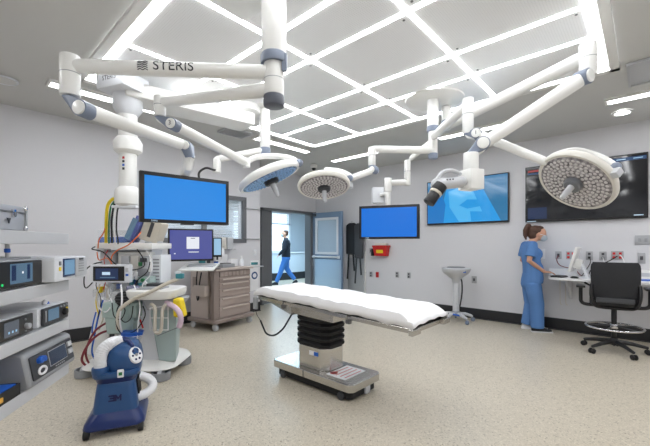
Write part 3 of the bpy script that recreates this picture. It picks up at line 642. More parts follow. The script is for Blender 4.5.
for x in (2.19, 2.755):
    for y0, y1 in ((1.18, 1.72), (1.76, 2.50), (2.54, 2.92)):
        r_ = tbox('side_rail', 'steel', x-.006, x+.006, y0, y1, -.035, .0)
        for yy in (y0+.08, y1-.08): tbox('rail_spacer', 'dsteel', min(x, 2.485+math.copysign(.25, x-2.485)), max(x, 2.485+math.copysign(.25, x-2.485)), yy-.012, yy+.012, -.03, -.008, r_, .0)
for x0, x1 in ((2.16, 2.28), (2.66, 2.775)): tbox('rail_end_block', 'steel', x0, x1, 1.165, 1.20, -.045, -.003)
for y in (1.74, 2.52): tbox('hinge_knob', 'dsteel', 2.165, 2.20, y-.02, y+.02, -.065, -.03)
for y0, y1 in ((1.225, 1.73), (1.75, 2.51), (2.53, 2.97)): tbox('pad', 'black', 2.20, 2.75, y0, y1, -.008, .038, bev=.012)
MB().hull([(x, y, z) for x in (2.26, 2.34) for y, z in ((2.5, .755), (2.5, .66), (2.90, .78), (2.90, .765))]).build('head_bracket', 'steel', OT, world=True, smooth=False)
# the white sheet, tucked over the pad
def sheet():
    m = MB(); nx, ny = 26, 80; rows = []
    for j in range(ny+1):
        y = 1.180+(2.99-1.180)*j/ny; row = []
        for i in range(nx+1):
            s_ = -1+2*i/nx; e = abs(s_)
            x = 2.475+math.copysign(min(e*1.18, 1)*.282, s_); drop = max(0, e-.847)/.153
            jn = min(1, min(j, ny-j)/5)
            z = tz(y)+.095-.012*e**4
            wr = .004*math.sin(y*17+s_*3)+.004*math.sin(y*41+s_*7)*math.sin(s_*9+y*3)+.006*math.exp(-((y-2.16+.05*s_)/.03)**2)+.004*math.exp(-((y-1.6)/.02)**2)
            if drop > 0: z = z-drop*(.074+.005*math.sin(y*11+s_)+.003*math.sin(y*37)); x += math.copysign(.008+.003*math.sin(y*19), s_)
            else: z += wr
            if jn < 1: z -= (1-jn)**1.6*(.078+.006*math.sin(s_*14))*(1 if drop == 0 else .15)
            row.append(m.b.verts.new((x, y, z)))
        rows.append(row)
    for a, b in zip(rows, rows[1:]):
        for i in range(nx): m.b.faces.new((a[i], a[i+1], b[i+1], b[i]))
    o = m.build('bed_sheet', 'sheet'); so = o.modifiers.new('thickness', 'SOLIDIFY'); so.thickness = .003; so.offset = 1
    return o
tag(sheet(), 'wrinkled white sheet draped over the operating table top', 'sheet')
t = thing('hand_control', 'grey hand control clipped to the head end of the operating table with black coiled lead', 'remote control', (2.175, 2.93, .7))
MB().box((2.168, 2.94, .735), (.03, .05, .12), bev=.006).build('handset', 'grey', t, world=True)
MB().tube([(2.17, 2.94, .68), (2.172, 2.94, .655), (2.18, 2.935, .62), (2.19, 2.92, .59), (2.2, 2.9, .56)], .003, 6).build('thin_lead', 'rubber', t, world=True)
MB().tube(smoothpts([(2.2, 2.9, .56), (2.19, 2.84, .50), (2.17, 2.76, .455), (2.18, 2.66, .455), (2.22, 2.58, .52), (2.27, 2.54, .62), (2.30, 2.52, .68)]), .009, 8).build('lead', 'rubber', t, world=True)

# ================================================================ blue warming unit, near left
bu = thing('surgical_vacuum', 'blue wheeled machine with white ribbed hoses on the floor at the front left', 'medical machine', (.90, 2.92, 0), math.radians(-25))
def rrect(hx, hy, r, z, n=5, cx=0, cy=0):
    out = []
    for sx, sy, a0 in ((1, 1, 0), (-1, 1, PI/2), (-1, -1, PI), (1, -1, 1.5*PI)):
        for k in range(n+1):
            a = a0+PI/2*k/n; out.append((cx+sx*(hx-r)+r*math.cos(a), cy+sy*(hy-r)+r*math.sin(a), z))
    return out
def rl(mb, secs):
    return mb.skin([[mb.b.verts.new(p) for p in rrect(*s)] for s in secs])
rl(MB(), [(.185, .205, .03, .05), (.192, .212, .05, .06), (.188, .208, .06, .085), (.168, .19, .06, .115), (.142, .165, .06, .15)]).build('base_skirt', 'blue2', bu)
for sx, sy in ((-1, -1), (1, -1), (1, 1), (-1, 1)):
    k = MB().rcyl((sx*.165-.018, sy*.19, .032), (sx*.165+.018, sy*.19, .032), .032, .006, 18).build('caster', 'rubber', bu)
    MB().cyl((sx*.16, sy*.185, .045), (sx*.16, sy*.185, .075), .014).build('caster_stem', 'black', k)
body = rl(MB(), [(.143, .165, .05, .14), (.141, .163, .05, .17), (.126, .148, .05, .30), (.121, .142, .05, .335), (.115, .135, .05, .345)]).build('body', 'blue1', bu)
rl(MB(), [(.115, .13, .05, .34), (.122, .138, .05, .35), (.13, .145, .06, .37), (.142, .155, .06, .385)]).build('waist', 'blue2', bu)
hd = MB()
rl(hd, [(.140, .15, .06, .38), (.152, .16, .08, .39), (.153, .162, .08, .415), (.148, .158, .08, .425, 5, 0, 0)]); hd.build('head_tray', 'blue1', bu)
hd = MB()
rl(hd, [(.116, .140, .09, .41, 6, .038, .01), (.122, .150, .10, .45, 6, .038, .01), (.122, .150, .10, .50, 6, .038, .01), (.112, .138, .09, .55, 6, .038, .015), (.092, .115, .08, .59, 6, .038, .02), (.06, .08, .05, .612, 6, .038, .02)])
hd.build('head', 'blue1', bu)
MB().rcyl((-.095, -.10, .41), (-.095, -.10, .462), .058, .008, 28).build('hose_collar', 'blue1', bu)
def ribbed(name, pts, r, m_, parent, rib=.16, step=4, world=False):
    P = smoothpts(pts, 8); rs = [r*(1+(rib if i % 2 else 0)*.5) for i in range(len(P))]
    return MB().tube(P, rs, 16).build(name, m_, parent, world=world)
ribbed('ribbed_hose', [(-.095, -.10, .45), (-.098, -.10, .50), (-.095, -.098, .545), (-.075, -.088, .59), (-.035, -.06, .615), (.005, -.02, .61), (.02, .01, .59)], .040, 'hose', bu)
MB().tube(smoothpts([(-.01, .07, .60), (.02, -.0, .628), (.07, -.06, .62), (.10, -.08, .585)]), .016, 12, rounded=True).build('carry_handle', 'blue2', bu)
nd = V((.66, -.62, .42)).normalized(); pc_ = V((.118, -.092, .515))
Rn = face_R(nd); dd = MB().lathe([(.050, -.014), (.052, .012), (.050, .016), (.01, .016)], pc_, Rn, 28, 1, 1.2).build('control_dial', 'paper', bu)
for a in range(6):
    q_ = pc_+Rn@V((.030*math.cos(a*1.05), .036*math.sin(a*1.05), .0165)); MB().cyl(q_, q_+nd*.003, .008, n=12).build('dial_button', 'navy', dd)
MB().cyl(pc_+Rn@V((0, 0, .0165)), pc_+Rn@V((0, 0, .020)), .011, n=12).build('dial_button', 'grey', dd)
pl_ = MB().box((.035, -.160, .415), (.042, .014, .058), bev=.008).build('latch_plate', 'paper', bu); MB().box((.035, -.1685, .415), (.022, .003, .022)).build('latch_button', 'green', pl_)
R3 = Matrix.Rotation(PI/2-.11, 3, 'X'); o3 = V((.005, -.1555, .245)); m = MB()
for (x0, y0), (x1, y1) in (((-.048, .02), (-.012, .02)), ((-.012, .02), (-.012, -.02)), ((-.048, -.02), (-.012, -.02)), ((-.038, 0), (-.012, 0)), ((.0, -.02), (.0, .02)), ((.0, .02), (.018, -.006)), ((.018, -.006), (.036, .02)), ((.036, .02), (.036, -.02))):
    p0, p1 = V((x0, y0, 0)), V((x1, y1, 0)); d_ = (p1-p0).normalized(); n_ = V((-d_.y, d_.x, 0))*.0055; p0 -= d_*.0055; p1 += d_*.0055
    m.hull([o3+R3@((p+n__)*.85+V((0, 0, zz_))) for p in (p0, p1) for n__ in (n_, -n_) for zz_ in (0, .003)])
m.build('lettering', 'navy', body, smooth=False)
MB().box((.128, .0, .265), (.03, .13, .12), Matrix.Rotation(-.1, 3, 'Y')).build('side_recess', 'rubber', bu)
ribbed('side_hose', [(.13, -.045, .19), (.18, -.04, .20), (.225, -.01, .225), (.225, .03, .255), (.19, .045, .29), (.13, .04, .32)], .032, 'hose', bu)

# ================================================================ brown cart by the left wall
CO = V((2.835, 4.85, 0)); ca_ = math.radians(11.4)
ct = thing('supply_cart', 'taupe wheeled supply cart with wide drawers, near the doorway', 'cart', tuple(CO), ca_)
# local: x along the drawer front (0..), y into the cart
rl(MB(), [(.44, .33, .04, .12, 5, .40, .30), (.445, .335, .05, .13, 5, .40, .30), (.445, .335, .05, .165, 5, .40, .30), (.43, .32, .04, .175, 5, .40, .30)]).build('base_deck', 'taupe3', ct)
for x, y in ((.03, .04), (.76, .03), (.03, .55), (.76, .55)):
    k = MB().rcyl((x-.02, y, .055), (x+.02, y, .055), .055, .008, 20).build('caster', 'lgrey', ct)
    MB().cyl((x, y, .05), (x, y, .12), .018).build('caster_stem', 'chrome', k)
MB().box((.42, .35, .55), (.72, .62, .75), bev=.008).build('body', 'taupe', ct)
MB().box((.04, .40, .55), (.05, .40, .75), bev=.006).build('side_panel', 'taupe2', ct)
MB().box((.02, .03, .55), (.10, .06, .75), bev=.01).build('corner_post', 'taupe3', ct)
zz = .19
for i, hgt in enumerate((.17, .15, .13, .10, .075)):
    d_ = MB().box((.44, .034, zz+hgt/2), (.68, .022, hgt-.01), bev=.005).build('drawer', 'taupe', ct)
    MB().box((.44, .016, zz+hgt-.03), (.58, .03, .024), bev=.008).build('drawer_pull', 'taupe2', d_)
    zz += hgt
tb = MB().box((.44, .034, zz+.055), (.68, .02, .09), bev=.003).build('bin_row', 'taupe3', ct)
for k in range(8): MB().box((.44-.30+k*.085, .02, zz+.055), (.07, .01, .07), bev=.004).build('bin_front', 'taupe', tb)
MB().box((.41, .34, .945), (.84, .70, .035), bev=.01).build('worktop', 'taupe2', ct)
MB().box((.97, .16, .945), (.36, .24, .018), bev=.006).build('side_shelf', 'lgrey', ct)
bn = MB(); bn.box((-.05, .26, .62), (.10, .26, .16), bev=.008); bn.build('side_bin', 'taupe2', ct)
MB().tube(smoothpts([(.0, .42, .92), (-.03, .40, .80), (-.035, .39, .60), (-.04, .37, .47), (-.04, .34, .50), (-.035, .33, .70), (-.02, .30, .9)]), .010, 8).build('hanging_lead', 'rubber', ct)
MB().box((.012, .50, .74), (.012, .09, .16), bev=.003).build('side_handle', 'taupe3', ct)
def ctp(x, y, z): return (Matrix.Translation(CO)@Matrix.Rotation(ca_, 4, 'Z'))@V((x, y, z))
kp = at(199.5, 267, 5.1); t = thing('keyboard_tray', 'white slanted keyboard tray on the left part of the taupe cart', 'tray', tuple(kp), AZ-PI/2)
Rk = Matrix.Rotation(.24, 3, 'X')
MB().box((0, 0, 0), (.50, .34, .022), Rk, bev=.008).build('tray', 'white', t); MB().box(Rk@V((.02, .03, .018)), (.38, .14, .014), Rk, bev=.004).build('keyboard', 'lgrey', t)
MB().hull([(x, y, z) for x in (-.05, .15) for y, z in ((.06, -.01), (.16, .0), (.06, -.06), (.16, -.06))]).build('tray_bracket', 'grey', t)
# monitor on its arm above the cart
ml = at(168, 245, 4.85); mr = at(213.5, 244, 5.15)
t, c, n, R, Wd, Hh = flat_screen('cart_monitor', 'smaller monitor with violet screen and white login box above the taupe cart', 'monitor', ml, mr, 1.10, 1.56, 'sviolet', bez=.022, bb=.028)
sc2 = [ch for ch in t.children if ch.name.startswith('screen')][0]
MB().box(c+R@V((.02, .03, .0025)), (.17, .17, .002), R).build('login_box', 'swhite', sc2, world=True, smooth=False)
MB().box(c+R@V((.02, .095, .004)), (.06, .008, .001), R).build('login_text', 'snavy', sc2, world=True, smooth=False)
MB().box(c+R@V((.03, -.10, .0025)), (.14, .012, .001), R).build('login_text', 'swhite', sc2, world=True, smooth=False)
MB().box(c+R@V((-.22, -.12, .0025)), (.02, .014, .001), R).build('login_icon', 'swhite', sc2, world=True, smooth=False)
pst = ctp(.29, .50, .96)
MB().rcyl(pst, pst+V((0, 0, .37)), .03, .005).tube([pst+V((0, 0, .36)), c-n*.1, c-n*.04], .028, 12, rounded=True).lathe([(.09, .0), (.09, .012), (.03, .02)], pst).build('monitor_arm', 'dgrey', t, world=True)
t, c, n, R, Wd, Hh = flat_screen('side_display', 'narrow pale screen standing beside the violet monitor on the taupe cart', 'monitor', at(213, 247, 5.25), at(222, 247, 5.3), 1.15, 1.44, 'spale', thick=.03, bez=.014, bb=.03)
MB().rcyl(c-n*.03+V((0, 0, -.19)), c-n*.03, .014, .003).lathe([(.05, .0), (.05, .01), (.02, .014)], V((c.x, c.y, .965))-n*.03).build('stand', 'dgrey', t, world=True)
def small(name, label, cat, loc, parts, rz=0.0, grp=None):
    t = thing(name, label, cat, tuple(loc), rz, grp)
    for pn, m_, fn in parts:
        mb = MB(); fn(mb); mb.build(pn, m_, t)
    return t
small('paper_stack', 'upright white paper sheets standing at the back of the taupe cart', 'paper', ctp(.62, .60, .963), [('sheets', 'paper', lambda m: m.box((0, 0, .16), (.2, .03, .32), bev=.002)), ('front_sheet', 'paper', lambda m: m.box((.08, -.03, .10), (.14, .012, .2), Matrix.Rotation(.1, 3, 'X')))], ca_)
small('box', 'small white box on the taupe cart top, left of the pump bottle', 'box', ctp(.72, .38, .963), [('carton', 'paper', lambda m: m.box((0, 0, .06), (.15, .10, .12), bev=.004)), ('flap', 'offw', lambda m: m.box((0, .0, .124), (.14, .09, .008)))], ca_)
small('pump_bottle', 'clear white pump bottle on the right end of the taupe cart top', 'bottle', ctp(.78, .22, .963), [('bottle', 'cool', lambda m: m.lathe([(.032, 0), (.036, .01), (.036, .09), (.015, .12)])), ('pump', 'paper', lambda m: m.lathe([(.012, .12), (.012, .15), (.006, .155), (.006, .17)]).box((-.015, 0, .172), (.045, .014, .012)))], ca_)
small('printer', 'low grey printer on the taupe cart in front of the narrow pale screen', 'printer', ctp(.36, .20, .963), [('base', 'grey', lambda m: m.box((0, 0, .03), (.26, .22, .06), bev=.01)), ('lid', 'dgrey', lambda m: m.box((.0, .02, .065), (.20, .14, .012), bev=.003))], ca_)
small('disinfectant_tub', 'turquoise tub on the taupe cart under the violet monitor', 'tub', ctp(.26, .62, .963), [('tub', 'teal', lambda m: m.lathe([(.05, 0), (.055, .02), (.055, .15)])), ('lid', 'cool', lambda m: m.lathe([(.057, .15), (.057, .175), (.02, .18)]))])
small('blue_cup', 'small deep blue cup on the taupe cart beside the paper sheets', 'cup', ctp(.38, .42, .963), [('cup', 'blue3', lambda m: m.lathe([(.03, 0), (.037, .09)])), ('rim', 'blue2', lambda m: m.lathe([(.037, .085), (.040, .088), (.040, .094), (.03, .094)]))])
# glove box rack on the wall behind the cart
gr = thing('glove_rack', 'wall rack of white glove boxes between the hanging monitor and the cart', 'rack', (3.39, 5.74, 1.35))
MB().box((3.39, 5.765, 1.42), (.62, .03, .36)).box((3.39, 5.70, 1.25), (.62, .14, .012)).box((3.39, 5.69, 1.52), (.62, .1, .01)).build('wire_frame', 'clear', gr, world=True, smooth=False)
for k in range(4):
    t = tag(MB().box((0, 0, .105), (.12, .10, .21), bev=.004).build('glove_box', ('paper', 'lgrey', 'offw', 'lgrey')[k]), ('white glove box at the left end of the wall rack', 'light grey glove box second from the left in the wall rack', 'cream glove box third from the left in the wall rack', 'light grey glove box at the right end of the wall rack')[k], 'box', 'glove boxes in the wall rack')
    t.location = (3.17+k*.145, 5.70, 1.257)
# wall rails right of the window and small fittings
for nm, lab, z_ in (('wall_rail', 'pale horizontal wall rail left of the doorway, upper one', 2.05), ('wall_rail', 'pale horizontal wall rail left of the doorway, lower one', 1.45)):
    t = thing(nm, lab, 'rail', (4.18, YL-.01, z_), 0, 'wall rails left of the doorway')
    MB().rcyl((-.16, -.02, 0), (.18, -.02, 0), .012, .003).build('bar', 'lgrey', t); MB().box((-.12, -.005, 0), (.02, .03, .03)).build('bracket', 'lgrey', t); MB().box((.14, -.005, 0), (.02, .03, .03)).build('bracket', 'lgrey', t)
for z_, lab in ((1.18, 'light switch on the left wall just above the taupe cart'),):
    t = thing('light_switch', lab, 'switch', (4.25, YL, z_)); MB().box((0, -.005, 0), (.075, .01, .12), bev=.003).build('cover_plate', 'cool', t); MB().box((0, -.012, 0), (.03, .01, .05), bev=.002).build('rocker', 'paper', t)
t = thing('wall_poster', 'pale notice with round blue emblem low on the wall right of the cart', 'poster', (4.24, YL-.003, .60)); MB().box((0, 0, .12), (.2, .006, .6)).build('sheet', 'paper', t, smooth=False)
MB().cyl((0, -.004, .12), (0, -.006, .12), .075).build('round_emblem', 'blue1', t); MB().cyl((0, -.006, .12), (0, -.0075, .12), .045).build('emblem_centre', 'paper', t); MB().box((0, -.004, .36), (.16, .004, .05)).build('green_band', 'teal', t, smooth=False)

# ================================================================ mobile stand by the right wall
ms = thing('mobile_stand', 'pale grey wheeled stand with bowl-shaped top, alone against the right wall', 'stand', (6.06, 2.44, 0))
MB().lathe([(.05, .64), (.07, .73), (.14, .79), (.205, .84), (.235, .89), (.24, .92), (.225, .935), (.02, .935)], n=36).build('bowl_head', 'lgrey', ms)
MB().lathe([(.15, .936), (.15, .944), (.14, .95), (.02, .95)], n=32).build('dark_top', 'mgrey', ms)
MB().rcyl((0, 0, .16), (0, 0, .78), .055, .008).build('column', 'lgrey', ms)
MB().lathe([(.06, .10), (.075, .12), (.07, .17), (.05, .19)], n=24).build('hub', 'grey', ms)
MB().box(V((0, 0, .88))-CAMDIR*.215+LAT*.06, (.05, .01, .04), Rz(AZ-PI/2)).build('blue_badge', 'blue3', ms)
for k in range(5):
    a = .4+k*2*PI/5; dx, dy = math.cos(a), math.sin(a)
    l_ = MB().tube([(dx*.04, dy*.04, .135), (dx*.16, dy*.16, .13), (dx*.26, dy*.26, .10), (dx*.28, dy*.28, .085)], [.03, .028, .022, .02], 12).build('leg', 'lgrey', ms)
    MB().rcyl((dx*.29-dy*.018, dy*.29+dx*.018, .036), (dx*.29+dy*.018, dy*.29-dx*.018, .036), .036, .006, 18).build('caster', 'slate', l_)
MB().tube(smoothpts([V((0, 0, .76))+LAT*.06, V((0, 0, .70))+LAT*.10, V((0, 0, .5))+LAT*.105, V((0, 0, .3))+LAT*.075, V((0, 0, .2))+LAT*.05]), .013, 8).build('cord', 'rubber', ms)
MB().tube([V((0, 0, .14))-CAMDIR*.1-LAT*.08, V((0, 0, .12))-CAMDIR*.12+LAT*.02], .016, 8, rounded=True).build('foot_pedal', 'blue3', ms)

# ================================================================ right wall fittings
t = thing('sharps_container', 'red container with yellow label in a wall bracket under the hanging blue monitor', 'container', (6.48, 4.25, 1.07))
MB().hull([(6.545-d_, 4.25+s_*w_, z_) for s_ in (-1, 1) for d_, w_, z_ in ((.01, .15, 1.09), (.12, .15, 1.09), (.01, .18, 1.29), (.15, .18, 1.29))]).build('bin', 'red', t, world=True, smooth=False, bevel=.008)
MB().box((6.465, 4.25, 1.305), (.16, .38, .03), bev=.006).build('lid', 'red', t, world=True); MB().box((6.404, 4.25, 1.19), (.004, .17, .07), Matrix.Rotation(-.15, 3, 'Y')).build('label', 'yellow', t, world=True, smooth=False)
MB().box((6.47, 4.25, 1.345), (.10, .28, .05), bev=.01).build('clear_flap', 'offw', t, world=True); MB().box((6.46, 4.46, 1.17), (.14, .02, .16)).build('wall_bracket', 'dgrey', t, world=True, smooth=False)
def outlet(label, y, z, kind, w=.075, h=.12):
    t = thing('wall_outlet', label, 'outlet', (XR, y, z), 0, 'outlet plates on the right wall')
    pl = MB().box((-.005, 0, 0), (.01, w, h), bev=.003).build('cover_plate', 'red' if kind == 'R' else 'outlet', t)
    for dz in ((-.028, .028) if kind != 'Q' else (0,)):
        for dy in ((0,) if w < .1 else (-w/4, w/4)): MB().box((-.011, dy, dz), (.006, .032, .034 if kind != 'Q' else .05), bev=.002).build('socket', 'socket' if kind not in 'rR' else 'red', t)
outlet('dark wall switch plate just left of the red container', 4.57, 1.20, 'Q')
outlet('grey outlet plate low on the wall below the red container', 4.57, .67, 'g')
outlet('red outlet plate low on the wall below the red container', 4.40, .67, 'R')
outlet('pale outlet plate low on the wall, left of the pair near the table foot', 3.90, .70, 'q')
outlet('pale outlet plate low on the wall nearest the stand, right of its twin', 3.62, .70, 'q')
outlet('single dark outlet on the wall right behind the bowl-topped stand', 2.30, .70, 'Q', .09, .13)
outlet('data outlet with a dark red cable, first to the right of the standing person', 1.01, 1.17, 'Q', .085, .12)
outlet('plate with orange-red sockets behind the desk computer', .85, 1.17, 'r', .12, .12)
outlet('silver outlet plate just right of the desk computer', .62, 1.17, 'g', .085, .13)
outlet('silver double outlet plate above the back of the office chair', .46, 1.17, 'g', .085, .13)
outlet('wide plate with red sockets and white plug above the office chair', .30, 1.18, 'r', .14, .13)
outlet('narrow outlet plate at the right edge under the long metal panel', .04, 1.15, 'Q', .08, .15)
t = thing('metal_wall_panel', 'long brushed metal plate on the wall at the right edge below the dark television', 'panel', (XR, -.04, 1.40))
MB().box((-.006, 0, 0), (.012, .30, .13), bev=.003).build('plate', 'outlet', t)
for k in range(4): MB().box((-.014, .1-k*.065, 0), (.006, .035, .05), bev=.002).build('port', 'grey', t)
t = thing('wall_notice', 'small white plate on the wall behind the standing person', 'notice', (XR, 1.24, 1.19)); MB().box((-.004, 0, 0), (.008, .10, .16), bev=.002).build('plate', 'paper', t)
MB().box((-.0095, 0, 0), (.003, .06, .10)).build('panel_inset', 'cool', t, smooth=False)
# aprons on wall hooks next to the door leaf
def apron(label, y, zt, zb, wd, dx, m_='black', strap=True):
    t = thing('lead_apron', label, 'apron', (XR-.05, y, zt), 0, 'dark aprons hanging beside the door leaf')
    m = MB(); n_ = 14; rows = []
    for side in (0, 1):
        pass
    m.hull([(-.03-dx, s_*wd*.5, -.02) for s_ in (-1, 1)]+[(.03-dx, s_*wd*.5, -.02) for s_ in (-1, 1)]+[(-.045-dx, s_*wd*.46, zb-zt+.02) for s_ in (-1, 1)]+[(.03-dx, s_*wd*.46, zb-zt) for s_ in (-1, 1)]+[(-.0-dx, s_*wd*.3, .03) for s_ in (-1, 1)])
    m.build('apron_body', m_, t, bevel=.02)
    MB().tube([(-.02-dx, 0, .02), (-.01-dx, 0, .06), (.045, 0, .05)], .006, 8).build('hook', 'chrome', t)
    if strap:
        for s_, ln in ((-.3, .42), (.25, .62)): MB().box((-.045-dx, s_*wd, zb-zt-ln/2+.05), (.01, .045, ln), Matrix.Rotation(.05*s_*6, 3, 'X'), bev=.003).build('strap', m_, t)
apron('black apron hanging on the wall nearest the open door leaf', 5.08, 1.82, 1.10, .30, .0)
apron('dark apron hanging on the wall next to the blue hanging monitor', 4.82, 1.80, 1.02, .24, .06, 'dgrey')
MBo = MB().box((XR-.006, 5.0, .62), (.012, .46, .80), bev=.002)
t = tag(MBo.build('corner_guard_panel', 'alu'), 'pale metal guard panel on the wall beneath the dark aprons', 'panel')
t = thing('wall_post', 'thin white vertical conduit on the wall just right of the aprons', 'pipe', (XR-.02, 4.72, .2)); MB().rcyl((0, 0, 0), (0, 0, 1.0), .015, .003).build('pipe', 'white', t); MB().box((.01, 0, .5), (.02, .05, .03)).build('clamp', 'lgrey', t)

# ================================================================ desk, computer, chair
DZT = .86
dk = thing('wall_desk', 'long white wall-mounted desk with a rounded left end at the right', 'desk', (6.3, .2, 0))
pts = [(XR-.001, -1.6), (XR-.001, .95), (6.44, 1.03), (6.30, 1.08), (6.15, 1.08), (6.03, 1.03), (5.965, .93), (5.95, .8), (5.95, -1.6)]
MB().prism(pts, DZT-.035, DZT).build('top', 'desk', dk, world=True, smooth=False, bevel=.006)
MB().box((XR-.02, -.28, DZT-.07), (.04, 2.6, .07)).build('wall_cleat', 'cool', dk, world=True, smooth=False)
for y in (.85, -.2): MB().hull([(XR-.005, y+s_*.015, z_) for s_ in (-1, 1) for z_ in (.5, DZT-.036)]+[(6.12, y+s_*.015, DZT-.036) for s_ in (-1, 1)]+[(6.12, y+s_*.015, DZT-.07) for s_ in (-1, 1)]).build('bracket', 'cool', dk, world=True, smooth=False)
for k, y in enumerate((.95, .88)): MB().tube(smoothpts([(6.28, y, DZT-.036), (6.29, y, .65), (6.28, y-.005, .46), (6.28, y-.03, .44)]), .004, 6).build('hanging_cord', 'cream', dk, world=True)
sv = DZT+.001
t = thing('desktop_computer', 'white all-in-one computer seen edge-on on the desk, tilted back', 'computer', (6.20, .78, sv))
# faces the person: screen normal +Y, leaning back
cc = V((6.20, .76, sv+.26)); Rc = Matrix.Rotation(math.radians(1), 3, 'Z')@Matrix.Rotation(math.radians(15), 3, 'X')
MB().box(cc, (.46, .035, .36), Rc, bev=.008).build('casing', 'white', t, world=True); MB().box(cc+Rc@V((0, .0185, .01)), (.42, .002, .30), Rc).build('screen', 'spale', t, world=True, smooth=False)
MB().box(cc+Rc@V((0, -.06, -.05)), (.16, .09, .14), Rc, bev=.02).build('back_housing', 'white', t, world=True)
MB().hull([(6.14, .66, sv+.20), (6.26, .66, sv+.20), (6.14, .70, sv+.22), (6.26, .70, sv+.22), (6.12, .58, sv+.01), (6.28, .58, sv+.01), (6.12, .62, sv+.01), (6.28, .62, sv+.01)]).build('stand_neck', 'cool', t, world=True, bevel=.01)
MB().box((6.20, .68, sv+.007), (.24, .22, .014), bev=.004).build('stand_foot', 'cool', t, world=True)
t = thing('keyboard', 'black keyboard on the desk under the hands of the standing person', 'keyboard', (6.08, .93, sv), math.radians(-14))
MB().box((0, 0, .011), (.20, .15, .02), bev=.004).build('base', 'black', t)
for r_ in range(4):
    k = MB()
    for q_ in range(9): k.box((-.08+q_*.02, -.05+r_*.032, .024), (.016, .026, .006))
    k.build('key_row', 'dgrey', t, smooth=False)
t = thing('desk_telephone', 'black cable box standing upright behind the white computer on the desk', 'device', (6.20, .52, sv)); MB().box((0, 0, .10), (.09, .05, .20), Matrix.Rotation(.1, 3, 'X'), bev=.01).build('casing', 'black', t); MB().box((0, .0, .003), (.12, .09, .006), bev=.002).build('foot', 'dgrey', t)
t = thing('computer_mouse', 'black mouse on the desk beside the keyboard', 'mouse', (6.03, .74, sv)); MB().ball((0, 0, .010), (.032, .05, .018)).build('shell', 'black', t); MB().box((-.0, .02, .026), (.008, .018, .006)).build('wheel', 'grey', t)
t = thing('paper_tray', 'low white box against the wall behind the keyboard', 'box', (6.48, 1.00, sv)); MB().box((0, -.06, .05), (.08, .36, .10), bev=.006).build('carton', 'paper', t); MB().box((0, -.06, .103), (.07, .34, .006)).build('lid', 'cool', t)
t = thing('desk_riser', 'long low white box on the desk behind the office chair', 'box', (6.42, .12, sv)); MB().box((0, 0, .065), (.12, .44, .13), bev=.008).build('casing', 'white', t); MB().box((-.061, -.05, .07), (.003, .3, .05)).build('front_slot', 'lgrey', t, smooth=False)
t = thing('folder', 'blue folder lying on papers at the right end of the desk', 'folder', (6.12, -.08, sv)); MB().box((0, 0, .006), (.24, .28, .012)).build('pages', 'paper', t, smooth=False); MB().box((0, 0, .018), (.22, .26, .012), Rz(.1), bev=.002).build('cover', 'blue3', t)
t = thing('paper_pile', 'loose white papers on the desk just right of the office chair', 'paper', (6.02, .0, sv)); MB().box((0, .13, .004), (.10, .14, .008), Rz(.2)).build('sheets', 'paper', t, smooth=False); MB().box((0, .13, .0095), (.095, .13, .002), Rz(.05)).build('top_sheet', 'paper', t, smooth=False)
def cable(name, label, pts, r, m_, parent=None):
    o = MB().tube(smoothpts(pts), r, 8).build(name, m_, parent, world=parent is not None)
    if parent is None: tag(o, label, 'cable')
    return o
cable('power_cable', 'dark red cable looping from the first outlet to the low white box on the desk', [(6.53, 1.01, 1.16), (6.46, 1.02, 1.10), (6.45, .98, 1.02), (6.44, .88, .985), (6.46, .80, .99), (6.47, .74, .90), (6.45, .70, .868)], .006, 'wine')
cable('power_cable', 'black cable running from the red-socket plate down behind the office chair', [(6.53, .30, 1.17), (6.46, .36, 1.12), (6.44, .44, 1.07), (6.46, .52, 1.04), (6.46, .60, .95), (6.44, .62, .868)], .007, 'rubber')
cable('power_cable', 'white cable hanging from the wide red-socket plate', [(6.53, .27, 1.19), (6.48, .24, 1.15), (6.47, .22, 1.08), (6.47, .22, .995)], .006, 'paper')
cable('power_cable', 'thin black cable hanging from the silver plate right of the computer', [(6.53, .62, 1.15), (6.48, .60, 1.08), (6.46, .64, .98), (6.40, .70, .868)], .005, 'rubber')
cable('power_cable', 'white cable hanging from the silver double outlet above the chair', [(6.53, .46, 1.15), (6.47, .44, 1.08), (6.46, .38, 1.0), (6.42, .36, .868)], .005, 'paper')

och = thing('office_chair', 'black drafting chair with chrome foot ring, its back to the room', 'chair', (5.66, .29, 0), math.radians(6))
# local x: towards the desk
def curved_back():
    m = MB(); nx, nz = 14, 16; fr_, bk = [], []
    for j in range(nz+1):
        z = .60+.52*j/nz; w_ = .195+.04*math.sin(min(1, (z-.60)/.35)*PI/2); a, b = [], []
        tz_ = 1-max(0, (z-1.06)/.06)**2*.10
        for i in range(nx+1):
            s_ = -1+2*i/nx; x = -.20-.04*math.sin((z-.6)/.52*PI)*.6+.05*s_*s_-.06*(z-.6)
            y = s_*w_*tz_; a.append(m.b.verts.new((x, y, z))); b.append(m.b.verts.new((x+.03, y, z)))
        fr_.append(a); bk.append(b)
    for G_ in (fr_, bk):
        for r0, r1 in zip(G_, G_[1:]):
            for i in range(nx): m.b.faces.new((r0[i], r0[i+1], r1[i+1], r1[i]))
    for i in range(nx):
        m.b.faces.new((fr_[0][i], fr_[0][i+1], bk[0][i+1], bk[0][i])); m.b.faces.new((fr_[-1][i], fr_[-1][i+1], bk[-1][i+1], bk[-1][i]))
    for j in range(nz):
        m.b.faces.new((fr_[j][0], fr_[j+1][0], bk[j+1][0], bk[j][0])); m.b.faces.new((fr_[j][nx], fr_[j+1][nx], bk[j+1][nx], bk[j][nx]))
    return m
curved_back().build('backrest', 'mesh', och)
